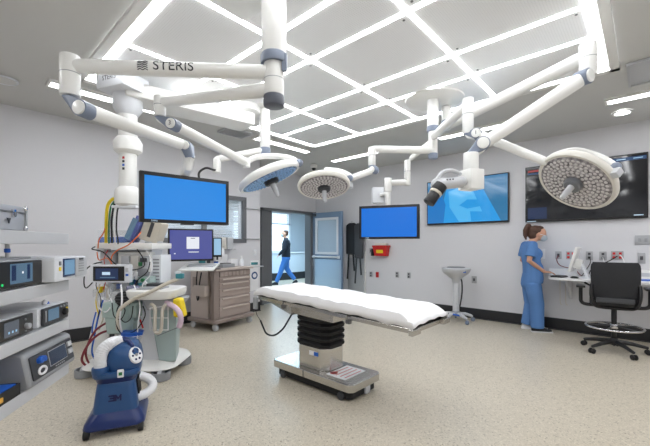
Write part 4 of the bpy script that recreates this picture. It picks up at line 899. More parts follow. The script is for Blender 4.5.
MB().tube(smoothpts([(-.185, -.225, .84), (-.20, -.23, .72), (-.19, -.21, .62), (-.16, -.18, .575), (-.12, -.1, .56), (-.12, .1, .56), (-.16, .18, .575), (-.19, .21, .62), (-.20, .23, .72), (-.185, .225, .84)]), .02, 10, rounded=True).build('back_frame', 'black', och)
MB().box((-.215, 0, .66), (.02, .36, .06), bev=.01).build('lumbar_pad', 'dgrey', och)
st = MB(); rl(st, [(.23, .23, .08, .585, 5, .06, 0), (.245, .245, .09, .60, 5, .06, 0), (.245, .245, .09, .635, 5, .06, 0), (.225, .225, .08, .655, 5, .06, 0)]); st.build('seat', 'black', och)
MB().box((.03, 0, .56), (.28, .24, .05), bev=.012).build('mechanism', 'black', och)
for s_ in (-1, 1):
    ar = MB().tube(smoothpts([(.0, s_*.20, .565), (.0, s_*.29, .57), (.0, s_*.33, .60), (.0, s_*.335, .66), (.0, s_*.335, .79)]), .022, 10).build('arm_post', 'black', och)
    MB().box((.02, s_*.335, .80), (.26, .10, .03), bev=.012).build('armrest_pad', 'black', ar)
MB().tube(smoothpts([(.02, .22, .80), (.02, .29, .84)]), .012, 8, rounded=True).build('lever', 'black', och)
MB().rcyl((0, 0, .13), (0, 0, .56), .028, .004).build('gas_column', 'black', och)
rg = MB().tube([(.285*math.cos(a*PI/24), .285*math.sin(a*PI/24), .31) for a in range(49)], .013, 10).build('foot_ring', 'chrome', och)
for k in range(5): a = .3+k*2*PI/5; MB().tube([(.03*math.cos(a), .03*math.sin(a), .325), (.28*math.cos(a), .28*math.sin(a), .31)], .008, 8).build('ring_spoke', 'dgrey', rg)
MB().rcyl((0, 0, .29), (0, 0, .35), .042, .006).build('ring_hub', 'chrome', och)
MB().lathe([(.05, .09), (.06, .10), (.055, .15), (.035, .17)]).build('base_hub', 'black', och)
for k in range(5):
    a = PI+.52+k*2*PI/5; dx, dy = math.cos(a), math.sin(a)
    l_ = MB().tube([(dx*.03, dy*.03, .13), (dx*.18, dy*.18, .115), (dx*.32, dy*.32, .085)], [.03, .024, .018], 10, rounded=True).build('base_leg', 'black', och)
    for q_ in (-1, 1): MB().rcyl((dx*.33-dy*.008*q_, dy*.33+dx*.008*q_, .032), (dx*.33-dy*.028*q_, dy*.33+dx*.028*q_, .032), .032, .006, 18).build('caster', 'rubber', l_)

# ================================================================ equipment shelves at the left
RZ = AZ+math.atan(.2137)+PI
rk = thing('equipment_shelves', 'grey multi-shelf equipment rack at the left edge of the room', 'shelf rack', (.518, 2.547, 0), RZ)
def rkp(x, y, z): return XF['equipment_shelves']@V((x, y, z))
for i, (z0, z1) in enumerate(((1.335, 1.398), (1.062, 1.124), (.830, .893), (.565, .627))):
    MB().box((.43, -.27, (z0+z1)/2), (.86, .54, z1-z0), bev=.004).build('shelf', 'lgrey', rk, smooth=False)
MB().box((.80, -.50, 1.77), (.10, .10, 2.54), bev=.01).build('column', 'white', rk); MB().cyl((.80, -.50, CH-.06), (.80, -.50, CH+.01), .14).build('ceiling_mount', 'white', rk)
def rthing(name, label, cat, x, y, z, grp=None): return thing(name, label, cat, tuple(rkp(x, y, z)), RZ, grp)
post = MB().rcyl((.46, -.05, 1.27), (.46, -.05, 1.336), .008, .002).build('shelf_post', 'alu', rk); MB().rcyl((.46, -.05, 1.294), (.46, -.05, 1.314), .012, .004).build('blue_knob', 'blue3', post)
t = rthing('aluminium_case', 'silver aluminium flight case on the topmost shelf', 'case', .355, -.03, 1.399)
MB().box((.17, -.13, .043), (.34, .26, .082), bev=.005).build('case_body', 'alu', t); MB().box((.17, -.13, .101), (.34, .26, .032), bev=.006).build('case_lid', 'alu', t)
for x in (.006, .334): MB().box((x, .001, .058), (.014, .010, .114), bev=.002).build('corner_edge', 'grey', t)
for x in (.24, .10):
    l_ = MB().box((x, .004, .080), (.026, .010, .036), bev=.002).build('latch', 'chrome', t); MB().box((x, .010, .078), (.014, .005, .018)).build('latch_tongue', 'mgrey', l_)
MB().box((.17, .003, .087), (.33, .006, .006)).build('rim_strip', 'mgrey', t, smooth=False)
for x, z in ((.012, .012), (.012, .110), (.328, .012), (.328, .110)): MB().ball((x, .004, z), (.012, .008, .012), n=10).build('corner_cap', 'chrome', t)
MB().hull([(.13, .006, .055), (.155, .006, .055), (.142, .006, .030), (.13, .010, .055), (.155, .010, .055), (.142, .010, .030)]).build('lock_plate', 'dgrey', t, smooth=False)
# second shelf
t = rthing('video_console', 'wide black-fronted video console with lit picture, on the second shelf', 'console', .275, -.01, 1.125)
MB().box((.25, -.19, .068), (.50, .36, .134), bev=.01).build('casing', 'lgrey', t); fp = MB().box((.25, .0, .068), (.50, .02, .122), bev=.008).build('front_panel', 'black', t)
s_ = MB().box((.17, .0108, .072), (.165, .002, .092)).build('screen', 'sdim', t, smooth=False)
for x, w_, m_ in ((.12, .022, 'snavy'), (.23, .03, 'snavy')): MB().box((x, .0122, .076), (w_, .001, .07)).build('screen_picture', m_, s_, smooth=False)
MB().ball((.165, .0122, .075), (.006, .002, .006), n=10).build('screen_spot', 'swhite', s_)
MB().ball((.305, .011, .028), (.006, .003, .006), n=10).build('green_lamp', mat('green_lamp', (10, 40, 20), .3, emit=(20, 230, 120)), t)
MB().box((.25, -.18, .141), (.46, .30, .010), bev=.003).build('top_cover', 'grey', t)
t = rthing('light_source', 'light grey unit with small blue screen at the end of the second shelf', 'console', -.10, .04, 1.125)
MB().box((.18, -.16, .072), (.36, .34, .132), bev=.012).build('casing', 'cool', t); MB().box((.075, .012, .075), (.14, .012, .11), bev=.004).build('front_panel', 'lgrey', t)
s_ = MB().box((.215, .0112, .078), (.13, .006, .102), bev=.002).build('screen_frame', 'snavy', t); MB().box((.215, .0148, .080), (.11, .002, .082)).build('screen', mat('soft_blue_screen', (10, 20, 30), .1, emit=(108, 142, 170)), s_, smooth=False)
MB().box((.31, .0112, .075), (.02, .004, .02)).build('yellow_sticker', 'yellow', t, smooth=False); MB().box((.31, .0112, .105), (.02, .004, .022)).build('small_button', 'mgrey', t, smooth=False)
for k in range(5): MB().box((.085, .019, .05+k*.015), (.06, .003, .006)).build('vent_slot', 'grey', t, smooth=False)
MB().box((.085, .019, .122), (.05, .004, .012)).build('dark_button', 'dgrey', t, smooth=False)
for k in range(4): MB().box((-.001, -.04-k*.05, .07), (.004, .012, .07)).build('side_vent', 'mgrey', t, smooth=False)
# third shelf
t = rthing('pump_unit', 'pale unit with dark front and yellow mark at the end of the third shelf', 'console', .0, -.01, .894)
MB().box((.14, -.18, .052), (.28, .34, .102), bev=.012).build('casing', 'cool', t); fp = MB().box((.13, .0, .053), (.255, .016, .09), bev=.006).build('front_panel', 'dgrey', t)
MB().box((.165, .0092, .056), (.105, .002, .062)).build('screen', 'sdim', fp, smooth=False); MB().rcyl((.055, .005, .050), (.055, .026, .050), .019, .004).build('control_knob', 'black', fp)
MB().box((.022, .0092, .05), (.022, .003, .04)).build('yellow_mark', 'yellow', fp, smooth=False); MB().box((.24, .0092, .055), (.008, .003, .06)).build('silver_strip', 'alu', fp, smooth=False)
for k in range(3): MB().rcyl((.03+k*.03, .006, .085), (.03+k*.03, .014, .085), .006, .001, 12).build('button', 'grey', fp)
t = rthing('insufflator_unit', 'dark-fronted unit with round knob and dim screen at the left of the third shelf', 'console', .345, -.01, .894)
MB().box((.22, -.18, .052), (.44, .34, .102), bev=.012).build('casing', 'lgrey', t); fp = MB().box((.215, .0, .053), (.42, .016, .09), bev=.006).build('front_panel', mat('brown_black_panel', (46, 43, 40), .3), t)
MB().rcyl((.065, .005, .045), (.065, .028, .045), .014, .004).build('control_knob', 'alu', fp); MB().box((.17, .0092, .055), (.10, .002, .066)).build('screen', mat('dim_grey_screen', (10, 10, 10), .1, emit=(82, 88, 98)), fp, smooth=False)
for k in range(3): MB().box((.14+k*.025, .0104, .04), (.010, .001, .010)).build('screen_icon', 'spale', fp, smooth=False)
for k in range(2): MB().rcyl((.07, .006, .078-k*.056), (.07, .012, .078-k*.056), .005, .001, 12).build('button', 'grey', fp)
t = rthing('small_dispenser', 'tiny white dispenser with blue triangle on top of the third-shelf unit', 'dispenser', .13, -.06, .998); MB().lathe([(.014, 0), (.016, .01), (.014, .02), (.006, .028)]).build('bottle', 'paper', t); MB().hull([(-.010, .014, .004), (.010, .014, .004), (0, .012, .018), (-.010, .018, .004), (.010, .018, .004), (0, .016, .018)]).build('blue_triangle', 'blue3', t, smooth=False)
# fourth shelf
t = rthing('electrosurgical_unit', 'large rounded grey unit with dark slanted screen and blue sockets on the lowest shelf', 'console', -.03, .0, .628)
pr = [(-.38, 0), (-.38, .15), (-.10, .175), (-.03, .178), (-.005, .165), (.022, .02), (.015, 0)]
m = MB(); m.prism(pr, 0, .455, (0, 0, 0), Matrix(((0, 0, 1), (1, 0, 0), (0, 1, 0)))); m.build('casing', 'grey', t, bevel=.012)
Rf = face_R(V((0, .9875, .185))); fc = V((.225, .0115, .090))
fp = MB().box(fc, (.40, .118, .010), Rf, bev=.008).build('front_panel', 'dgrey', t)
# face_R x axis runs towards smaller local x
MB().box(fc+Rf@V((.035, .005, .006)), (.175, .082, .003), Rf).build('screen_rim', 'alu', fp, smooth=False); MB().box(fc+Rf@V((.035, .005, .0075)), (.165, .074, .003), Rf).build('screen', mat('slate_screen', (10, 12, 18), .1, emit=(52, 58, 72)), fp, smooth=False)
for a, b in ((.0, .0), (.03, .0), (.015, .004)): q_ = fc+Rf@V((-.140+a, .026+b, 0)); MB().rcyl(q_, q_+Rf@V((0, 0, .025)), .015, .003, 18).build('blue_socket', 'blue3', fp)
m = MB(); m.tube([fc+Rf@V((-.125+.032*math.cos(a*PI/10), -.028+.017*math.sin(a*PI/10), .008)) for a in range(21)], .006, 8); m.build('white_socket', 'paper', fp)
for k, zz in enumerate((.030, -.012)): MB().box(fc+Rf@V((.162, zz, .008)), (.04, .028, .012), Rf, bev=.004).build('outlet_socket', 'lgrey', fp)
for k in range(5): MB().box(fc+Rf@V((.0+k*.02, -.048, .006)), (.010, .005, .003), Rf).build('small_key', 'lgrey', fp, smooth=False)
t = rthing('storage_bin', 'deep blue rounded machine at the left edge on the lowest shelf', 'machine', .46, -.12, .628); MB().box((.17, -.15, .085), (.34, .28, .168), bev=.03).build('body', 'blue2', t); MB().box((.17, .0, .05), (.30, .012, .05), bev=.004).build('front_grip', 'dgrey', t)
t = rthing('instrument_tray', 'black tray holding a blue pad and a yellow cable tag at the lower left edge', 'tray', .455, -.0, .628)
m = MB(); m.box((.13, -.06, .005), (.26, .12, .010)).box((.13, -.003, .028), (.26, .006, .05)).box((.003, -.06, .028), (.006, .12, .05)).box((.257, -.06, .028), (.006, .12, .05)).box((.13, -.117, .028), (.26, .006, .05)); m.build('tray', 'black', t, smooth=False)
MB().box((.13, -.06, .045), (.24, .10, .020), bev=.006).build('blue_pad', 'blue3', t); MB().box((.17, .003, .026), (.09, .006, .022), bev=.003).build('yellow_tag', 'gold', t)

# ================================================================ anaesthesia machine
AO = at(135, 245, 3.75); AO.z = 0; RL = Rz(AZ-PI/2)
am = thing('anaesthesia_machine', 'white and pale green anaesthesia machine on casters, crowded with hoses, left of the cart', 'medical machine', tuple(AO), AZ-PI/2)
def X(px, dy=0): return (px-135)/351*(3.75+dy)+(135-325)/351*dy
def Z(py, dy=0): return EYE-(py-245)/351*(3.75+dy)
def abox(name, m_, px0, px1, py0, py1, dy0, dy1, parent=am, bev=.006):
    """box whose front face, at depth offset dy0, spans the given outline"""
    x0, x1, z0, z1 = X(px0, dy0), X(px1, dy0), Z(py1, dy0), Z(py0, dy0)
    return MB().box(((x0+x1)/2, (dy0+dy1)/2, (z0+z1)/2), (x1-x0, dy1-dy0, z1-z0), bev=bev).build(name, m_, parent)
def AP(px, py, dy=0): return V((X(px, dy), dy, Z(py, dy)))
rl(MB(), [(.46, .31, .16, .085, 6, .05, 0), (.48, .33, .18, .10, 6, .05, 0), (.46, .31, .18, .14, 6, .05, 0), (.40, .25, .16, .17, 6, .05, 0)]).build('base_foot', 'white', am)
for x, y in ((.41, -.28), (.44, .18), (-.40, -.20), (-.32, .24)):
    k = MB().lathe([(.085, .0), (.088, .01), (.088, .075), (.075, .075), (.075, .004)], (x, y, .005), n=28).build('caster_guard', 'grey', am)
    MB().rcyl((x-.02, y, .06), (x+.02, y, .06), .055, .008, 18).cyl((x, y, .06), (x, y, .10), .02).build('caster', 'lgrey', k)
def taper(name, m_, top, bot, zt, zb, dy0, dy1, slope=0, parent=am, bev=.02, back=.0):
    return MB().hull([(X(p, dy0)-(back if p == p1 and y > dy0+o+.001 else 0), y, z) for (p0, p1), z, o in ((top, zt, 0), (bot, zb, slope)) for p in (p0, p1) for y in (dy0+o, dy1-o)]).build(name, m_, parent, bevel=bev)
taper('green_cabinet', 'mint2', (147, 177), (157, 174), Z(299, -.26), .15, -.26, .08, .04, back=.08)
taper('white_panel', 'cool', (112, 149), (118, 160), Z(301, -.22), .15, -.22, .2, .02)
taper('side_fin', 'white', (97, 108), (84, 108), Z(305, -.05), .16, -.05, .25, 0)
MB().tube([AP(157, 336, -.28), AP(179, 327, -.27)], .004, 6).build('cabinet_seam', 'mgrey', am)
tt = MB(); cx_ = (X(128, -.1)+X(184, -.35))/2
rl(tt, [(.21, .22, .10, Z(298, -.3), 6, .34, -.20), (.23, .24, .12, Z(295, -.3), 6, .34, -.20), (.235, .245, .12, Z(290, -.3), 6, .34, -.20), (.225, .235, .12, Z(289, -.3), 6, .34, -.20)]); tt.build('work_surface', 'white', am)
zt_ = Z(289, -.3); MB().box((.32, -.26, zt_+.006), (.24, .18, .010), bev=.003).build('writing_pad', 'grey', am); MB().box((.28, -.08, zt_+.02), (.18, .12, .03), bev=.006).build('dark_tray', 'dgrey', am)
taper('surface_bracket', 'lgrey', (140, 180), (146, 170), Z(299, -.26), Z(310, -.26), -.30, .0, .01)
abox('rear_housing', 'cool', 103, 152, 250, 300, .10, .35)
abox('upper_module', 'white', 118, 150, 252, 272, .0, .12)
for k in range(3): abox('module_bay', ('lgrey', 'offw', 'lgrey')[k], 121+k*9.5, 129+k*9.5, 256, 269, -.03, .0)
sp_ = abox('side_vent_panel', 'cool', 149, 161, 255, 291, .05, .3)
for k in range(9): abox('slot', 'grey', 153, 159, 259+k*3.3, 260.3+k*3.3, .044, .05, sp_, 0)
fm = abox('flow_module', 'mint', 138, 150, 277, 298, -.08, .1)
for k, (a, b, m_) in enumerate(((141, 284, 'teal'), (146, 283, 'paper'), (141, 291, 'teal'), (146, 291, 'dgrey'), (143.5, 280, 'green'))):
    p = AP(a, b, -.08); MB().rcyl(p, p+V((0, -.03, 0)), .018, .004, 16).build('flow_knob', m_, fm)
abox('green_indicator', 'green', 138, 142, 262, 266, -.04, -.03)
abox('socket_strip', 'teal', 129, 133, 280, 300, -.06, .02); abox('blue_strip', 'blue1', 133.5, 135.5, 276, 300, -.05, .02)
pt = abox('patient_module', 'cool', 150, 164, 291, 297, -.3, -.1); 
abox('top_shelf', 'white', 95, 152, 243, 249, -.12, .35, bev=.012); abox('shelf_lip', 'lgrey', 97, 104, 248, 252, -.12, .0)
# small dark display
fr_ = abox('display', 'cool', 90, 130, 264.5, 282.5, -.25, -.20); abox('display_panel', 'black', 93, 124, 266.5, 281, -.256, -.25, fr_, 0); abox('screen', 'snavy', 95.5, 118, 268.5, 279.5, -.259, -.256, fr_, 0)
abox('screen_trace', 'uitext', 102, 110, 272, 275, -.261, -.259, fr_, 0); abox('screen_trace', 'sdim', 100, 115, 277, 278, -.261, -.259, fr_, 0); abox('display_key', 'lgrey', 125.5, 128, 268, 272, -.258, -.25, fr_, 0); abox('display_key', 'blue3', 125.5, 128, 274, 276, -.258, -.25, fr_, 0)
MB().tube([AP(110, 282, -.22), AP(112, 292, -.12), AP(114, 300, -.05)], .02, 10).build('display_arm', 'lgrey', am)
# absorber, bellows
ab_ = taper('absorber', 'mint', (103, 134), (106, 132), Z(305, -.3), Z(334, -.3), -.32, -.16, .01, bev=.012)
abox('absorber_top', 'mint', 102, 136, 303, 318, -.335, -.15, ab_, .01); 
for p in (112, 128): MB().rcyl(AP(p, 334, -.25), AP(p, 341, -.25), .022, .005, 16).build('absorber_port', 'dgrey', ab_)
bb_ = MB().ball(AP(124, 299, -.33), (.085, .05, .075), n=20).build('black_bellows', 'mesh', am); 
for k in range(5): MB().lathe([(.088*math.cos((k-2)*.42)+.001, -.003), (.088*math.cos((k-2)*.42)+.004, 0), (.088*math.cos((k-2)*.42)+.001, .003)], AP(124, 299, -.33)+V((0, 0, math.sin((k-2)*.42)*.075)), sy=.6).build('cage_ring', 'dgrey', bb_)
MB().lathe([(.09, 0), (.10, .02), (.10, .20), (.07, .22)], AP(120, 300, -.1), n=28).build('clear_dome', 'clear', am)
MB().lathe([(.055, 0), (.06, .02), (.06, .14), (.03, .15)], AP(133, 300, -.2)).build('soda_lime_jar', mat('lilac_clear_plastic', (170, 170, 200), .2, alpha=.6), am)
# wire basket and blue bowl
wb = MB(); zb_ = Z(335, -.36)
for z_, sx in ((zb_, .11), (zb_-.11, .08)): wb.tube([AP(132, 335, -.36)*V((1, 1, 0)).length*0+V((X(132, -.36)+sx*math.cos(a*PI/12), -.36+sx*.7*math.sin(a*PI/12), z_)) for a in range(25)], .003, 6)
for k in range(8): a = k*PI/4; wb.tube([V((X(132, -.36)+.11*math.cos(a), -.36+.077*math.sin(a), zb_)), V((X(132, -.36)+.08*math.cos(a), -.36+.056*math.sin(a), zb_-.11))], .0025, 6)
wb.build('wire_basket', 'paper', am)
MB().tube([V((X(132, -.36), -.28, zb_)), V((X(132, -.36), -.2, zb_))], .008, 8).build('basket_hook', 'lgrey', am)
cable_ = lambda nm, m_, r, pts, par=am: MB().tube(smoothpts(pts), r, 8).build(nm, m_, par)
# white breathing arm
ribbed('breathing_arm', [AP(118, 330, -.4), AP(119, 312, -.42), AP(132, 300, -.45), AP(150, 292, -.45), AP(168, 283, -.42), AP(178, 279, -.40)], .017, 'cream', am)
MB().box(AP(180, 276, -.4), (.07, .05, .05), bev=.01).build('arm_grip', 'teal', am); MB().box(AP(178, 273, -.4), (.05, .04, .03), bev=.008).build('arm_clamp', 'cool', am)
# hose rack and loops
hr = MB()
for a_, b_ in (((150, 308), (150, 330)), ((150, 330), (168, 330)), ((168, 330), (168, 306)), ((150, 318), (168, 318)), ((150, 308), (168, 306))): hr.tube([AP(a_[0], a_[1], -.34), AP(b_[0], b_[1], -.34)], .005, 6)
hr.tube([AP(159, 318, -.34), AP(159, 318, -.24)], .005, 6).build('hose_rack', 'paper', am)
ribbed('hose_loop', [AP(151, 304, -.38), AP(155, 308, -.40), AP(155, 322, -.40), AP(155, 331, -.40), AP(158, 333, -.41), AP(161, 330, -.40), AP(162, 318, -.40), AP(163, 308, -.38), AP(168, 303, -.36)], .015, 'cream', am)
ribbed('pink_tube', [AP(166, 303, -.34), AP(173, 306, -.38), AP(179, 312, -.40), AP(181, 320, -.40), AP(179, 327, -.38)], .024, 'pink', am, rib=.25)
taper('yellow_bag', 'yellow', (172.5, 180), (173, 184), Z(298, -.34), Z(317, -.34), -.38, -.28, 0, bev=.02)
# tangle of leads
for m_, r, pts in (('rubber', .005, [(112, 303, -.38), (114, 316, -.42), (121, 319, -.42), (125, 310, -.42), (120, 305, -.42), (117, 312, -.42), (124, 322, -.42), (131, 318, -.42), (133, 306, -.4)]),
                   ('rubber', .005, [(119, 310, -.42), (116, 322, -.42), (119, 331, -.42), (124, 334, -.40), (136, 330, -.4), (145, 316, -.4), (143, 306, -.35)]),
                   ('rubber', .006, [(97, 246, -.1), (92, 249, -.15), (103, 252, -.2), (113, 262, -.25), (122, 268, -.2), (133, 270, -.2), (144, 266, -.2), (143, 258, -.1), (137, 249, -.1), (132, 240, -.05)]),
                   ('rubber', .006, [(102, 262, -.2), (94, 264, -.2), (86, 270, -.2), (84, 282, -.2), (86, 288, -.2), (92, 283, -.2), (95, 278, -.2)]),
                   ('orange', .006, [(111, 264, -.2), (112, 256, -.2), (118, 250, -.2), (128, 245, -.2), (137, 237, -.2), (141, 232, -.1)]),
                   ('orange', .005, [(112, 264, -.22), (107, 258, -.2), (99, 260, -.2), (97, 252, -.1)]),
                   ('wine', .011, [(112, 330, -.2), (101, 333, -.25), (91, 341, -.3), (84, 352, -.3), (82, 361, -.28), (88, 366, -.25), (96, 364, -.2)]),
                   ('wine', .010, [(108, 322, -.2), (96, 330, -.25), (88, 344, -.28), (86, 356, -.28), (92, 369, -.2)]),
                   ('blue3', .008, [(103, 300, -.15), (98, 318, -.2), (94, 338, -.25), (92, 352, -.28), (96, 362, -.25)]),
                   ('blue3', .007, [(96, 312, -.15), (93, 324, -.18), (92, 333, -.18)]),
                   ('red', .008, [(140, 305, -.25), (139, 315, -.28), (143, 328, -.3)]), ('paper', .008, [(121, 346, -.35), (122, 335, -.38), (120, 320, -.42), (122, 300, -.42), (121, 285, -.3)]),
                   ('cream', .007, [(100, 284, -.15), (97, 300, -.2), (103, 316, -.25), (99, 330, -.2)]), ('paper', .006, [(137, 345, -.4), (138, 325, -.4), (140, 305, -.4), (134, 285, -.3)]),
                   ('yellow', .006, [(98, 290, -.1), (96, 303, -.12), (99, 316, -.15)]), ('clear', .008, [(104, 284, -.2), (112, 290, -.25), (108, 300, -.3), (102, 296, -.25), (106, 288, -.22)])):
    cable_('lead', m_, r, [AP(*p) for p in pts])
MB().lathe([(.05, 0), (.055, .01), (.055, .08), (.04, .09)], AP(99, 297, .0)).build('vapour_jar', 'clear', am)
abox('vaporiser', 'offw', 106, 113, 284, 300, -.08, .08); abox('vaporiser', 'yellow', 97, 101, 287, 293, -.05, .02); abox('suction_unit', 'lgrey', 100, 113, 252, 264, -.05, .1)
for k in range(4): abox('drawer_front', 'cool', 104, 117, 283+k*4, 286+k*4, .09, .1)
def aw(v): return XF['anaesthesia_machine']@v
for nm, m_, a_ in (('gauge_block', 'lgrey', (104, 112, 268, 282, -.02, .08)), ('gauge_block', 'paper', (128, 137, 272, 280, -.05, .05)), ('monitor_module', 'white', (119, 133, 282, 290, -.02, .1)), ('monitor_module', 'offw', (119, 127, 273, 281, -.02, .1)),
                   ('monitor_module', 'grey', (137, 147, 268, 276, -.03, .1)), ('cable_box', 'dgrey', (140, 146, 258, 262, -.05, -.02)), ('hose_clip', 'teal', (126, 130, 291, 296, -.12, -.05)), ('hose_clip', 'blue3', (116, 119, 284, 289, -.08, -.03)), ('gas_valve', 'paper', (110, 118, 292, 301, -.15, -.05))):
    abox(nm, m_, *a_)
for m_, r_, pts in (('paper', .006, [(112, 282, -.1), (108, 292, -.2), (112, 303, -.3), (106, 312, -.35), (99, 308, -.25)]), ('lgrey', .006, [(128, 262, -.1), (134, 272, -.15), (127, 284, -.2), (133, 296, -.3), (128, 305, -.4)]),
                    ('rubber', .004, [(101, 268, -.1), (96, 285, -.15), (101, 300, -.2), (97, 320, -.2)]), ('paper', .005, [(146, 250, -.12), (152, 262, -.15), (150, 275, -.2), (143, 284, -.2), (140, 300, -.35)]),
                    ('rubber', .005, [(150, 262, -.12), (147, 272, -.2), (138, 280, -.2), (132, 292, -.25)]), ('red', .004, [(108, 250, -.1), (104, 260, -.15), (107, 275, -.15), (103, 290, -.2)]), ('mint', .006, [(136, 300, -.2), (130, 312, -.35), (134, 322, -.35), (141, 318, -.3)])):
    cable_('lead', m_, r_, [AP(*p) for p in pts])
# things on the machine
bw = thing('blue_bowl', 'bright blue bowl in the wire basket of the anaesthesia machine', 'bowl', tuple(aw(V((X(132, -.36), -.36, zb_-.03)))), AZ-PI/2)
MB().lathe([(.05, 0), (.095, .02), (.105, .065), (.10, .065), (.09, .03), (.02, .008)], n=32, sy=.72).build('bowl', 'blue3', bw); MB().lathe([(.104, .060), (.112, .064), (.104, .068), (.10, .064)], n=32, sy=.72).build('rim', 'blue3', bw)
ty = thing('blue_tray', 'clear box of blue packets on top of the anaesthesia machine', 'tray', tuple(aw(V((X(118, .1), .1, Z(243, -.12)+.001)))), AZ-PI/2)
MB().box((0, 0, .035), (.30, .18, .06), bev=.004).build('blue_packets', 'blue3', ty); MB().box((0, 0, .07), (.32, .2, .13), bev=.004).build('clear_box', 'clear', ty)
MB().box((-.04, -.02, .072), (.16, .10, .012), Rz(.3)).build('white_packet', 'paper', ty, smooth=False)
lp = thing('tablet', 'blue-violet tablet standing tilted between the blue packets and the beige device', 'tablet', tuple(aw(V((X(137, .05), .05, Z(243, -.12)+.001)))), AZ-PI/2)
Rt_ = Matrix.Rotation(.42, 3, 'Y'); MB().box((.01, 0, .15), (.07, .16, .29), Rt_, bev=.01).build('case', mat('violet_plastic', (92, 104, 168), .35), lp); MB().box((-.02, -.08, .15), (.06, .005, .24), Rt_).build('screen', 'sdim', lp, smooth=False)
bd = thing('beige_monitor', 'beige patient monitor turned sideways on top of the anaesthesia machine', 'monitor', tuple(aw(V((X(154, .1), .10, Z(243, -.12)+.001)))), AZ-PI/2)
MB().box((.0, 0, .13), (.20, .18, .24), Matrix.Rotation(.33, 3, 'Y'), bev=.02).build('casing', 'cream', bd); MB().box((.01, -.095, .14), (.035, .008, .16), Matrix.Rotation(.33, 3, 'Y')).build('back_slot', 'dgrey', bd, smooth=False); MB().lathe([(.09, 0), (.09, .015), (.03, .03)]).build('foot', 'lgrey', bd)
# gas hoses falling from the boom to the machine
gh = V((HD.x, HD.y, 1.78))
for nm, lab, m_, r, pts in (('gas_hose', 'yellow gas hose hanging from the boom head', 'yellow', .015, [(119, 199, 3.45), (113, 199, 3.44), (108, 205, 3.44), (106.5, 216, 3.46), (106, 232, 3.55), (106, 246, 3.7)]),
                            ('gas_hose', 'green hose hanging from the boom head next to the yellow one', 'green', .008, [(119, 202, 3.44), (115, 201, 3.42), (111, 207, 3.42), (109, 222, 3.46), (109, 240, 3.6), (109, 247, 3.7)]),
                            ('gas_hose', 'thick black hose hanging from the boom head', 'rubber', .010, [(120, 203, 3.44), (116, 202, 3.4), (113.5, 208, 3.4), (111.5, 222, 3.45), (112, 238, 3.6), (112, 247, 3.7)]),
                            ('gas_hose', 'white hose hanging among the coloured ones from the boom head', 'paper', .007, [(121, 204, 3.42), (117, 205, 3.38), (114.5, 212, 3.4), (114, 226, 3.45), (115, 240, 3.6), (115, 247, 3.7)]),
                            ('gas_hose', 'black hose nearest the boom column, rightmost of the hanging hoses', 'rubber', .007, [(122, 204, 3.42), (119, 206, 3.38), (117, 214, 3.42), (116.5, 230, 3.5), (118, 241, 3.6), (118, 248, 3.7)]),
                            ('gas_hose', 'thin orange line hanging beyond the yellow hose', 'orange', .006, [(106, 222, 3.5), (104, 232, 3.52), (99, 240, 3.55), (98, 248, 3.6)])):
    tag(MB().tube(smoothpts([at(*p) for p in pts]), r, 10).build(nm, m_), lab, 'hose', 'gas hoses hanging from the equipment boom')

# ================================================================ people
def body(name, m_, fn, parent, voxel=.009, sm=3):
    mb = MB(); fn(mb); return fused(mb.build(name, m_, parent), voxel, sm)
def hand(mb, w, d, up, side, L=.17, curl=.5):
    """palm, four unequal bent fingers and a side thumb; w wrist, d pointing direction, side towards the thumb"""
    d = V(d).normalized(); up = V(up).normalized(); s = V(side).normalized(); w = V(w)
    mb.tube([w-d*.02, w+d*.03, w+d*.085], [.024, .034, .036], 10, .5)
    for k, ln in enumerate((.075, .084, .078, .06)):
        o = w+d*.085+s*(.027-.018*k); k1 = o+d*ln*.45-up*ln*.1*curl; k2 = k1+d*ln*.3-up*ln*.28*curl; k3 = k2+d*ln*.22-up*ln*.34*curl
        mb.tube([o-d*.015, k1, k2, k3], [.0095, .009, .008, .007], 8, rounded=True)
    o = w+d*.03+s*.028; mb.tube([o, o+d*.028+s*.022, o+d*.055+s*.026-up*.01], [.012, .010, .008], 8, rounded=True)
# person at the desk; local x is the way she faces
pz = thing('person', 'person in blue scrubs and grey mask standing at the left end of the desk', 'person', (6.225, 1.30, 0), math.radians(-61))
LS = [(-.05, .165, 1.325), (-.085, .215, 1.08), (.13, .15, .925)]; RS = [(-.05, -.165, 1.325), (-.115, -.215, 1.09), (.12, -.13, .925)]
def flesh(mb):
    mb.ball((.095, 0, 1.50), (.092, .072, .108), Matrix.Rotation(.5, 3, 'Y')); mb.ball((.13, 0, 1.435), (.032, .032, .035)); mb.ball((.182, 0, 1.478), (.018, .012, .02))
    mb.ball((.04, 0, 1.51), (.085, .073, .09))
    for s in (-1, 1): mb.ball((.065, s*.074, 1.495), (.018, .012, .03)); mb.ball((.165, s*.028, 1.52), (.016, .018, .012))
    mb.tube([(-.03, 0, 1.32), (0, 0, 1.39), (.05, 0, 1.46)], [.062, .052, .052], 14)
    mb.tube([(-.04, -.15, 1.33), (-.03, 0, 1.34), (-.04, .15, 1.33)], [.05, .06, .05], 12)
    for A_ in (LS, RS):
        a, b, c_ = (V(q) for q in A_); mb.tube([a, a.lerp(b, .5), b, b.lerp(c_, .3), c_], [.048, .043, .036, .034, .024], 12, rounded=True)
    hand(mb, LS[2], (.72, -.12, -.08), (0, 0, 1), (0, -1, 0), curl=.6); hand(mb, RS[2], (.74, .10, -.08), (0, 0, 1), (0, 1, 0), curl=.6)
    mb.tube([(-.03, 0, 1.32), (-.02, 0, 1.1), (.0, 0, .9)], [.08, .08, .1], 12)
body('skin_body', 'skin', flesh, pz, .0075, 2)
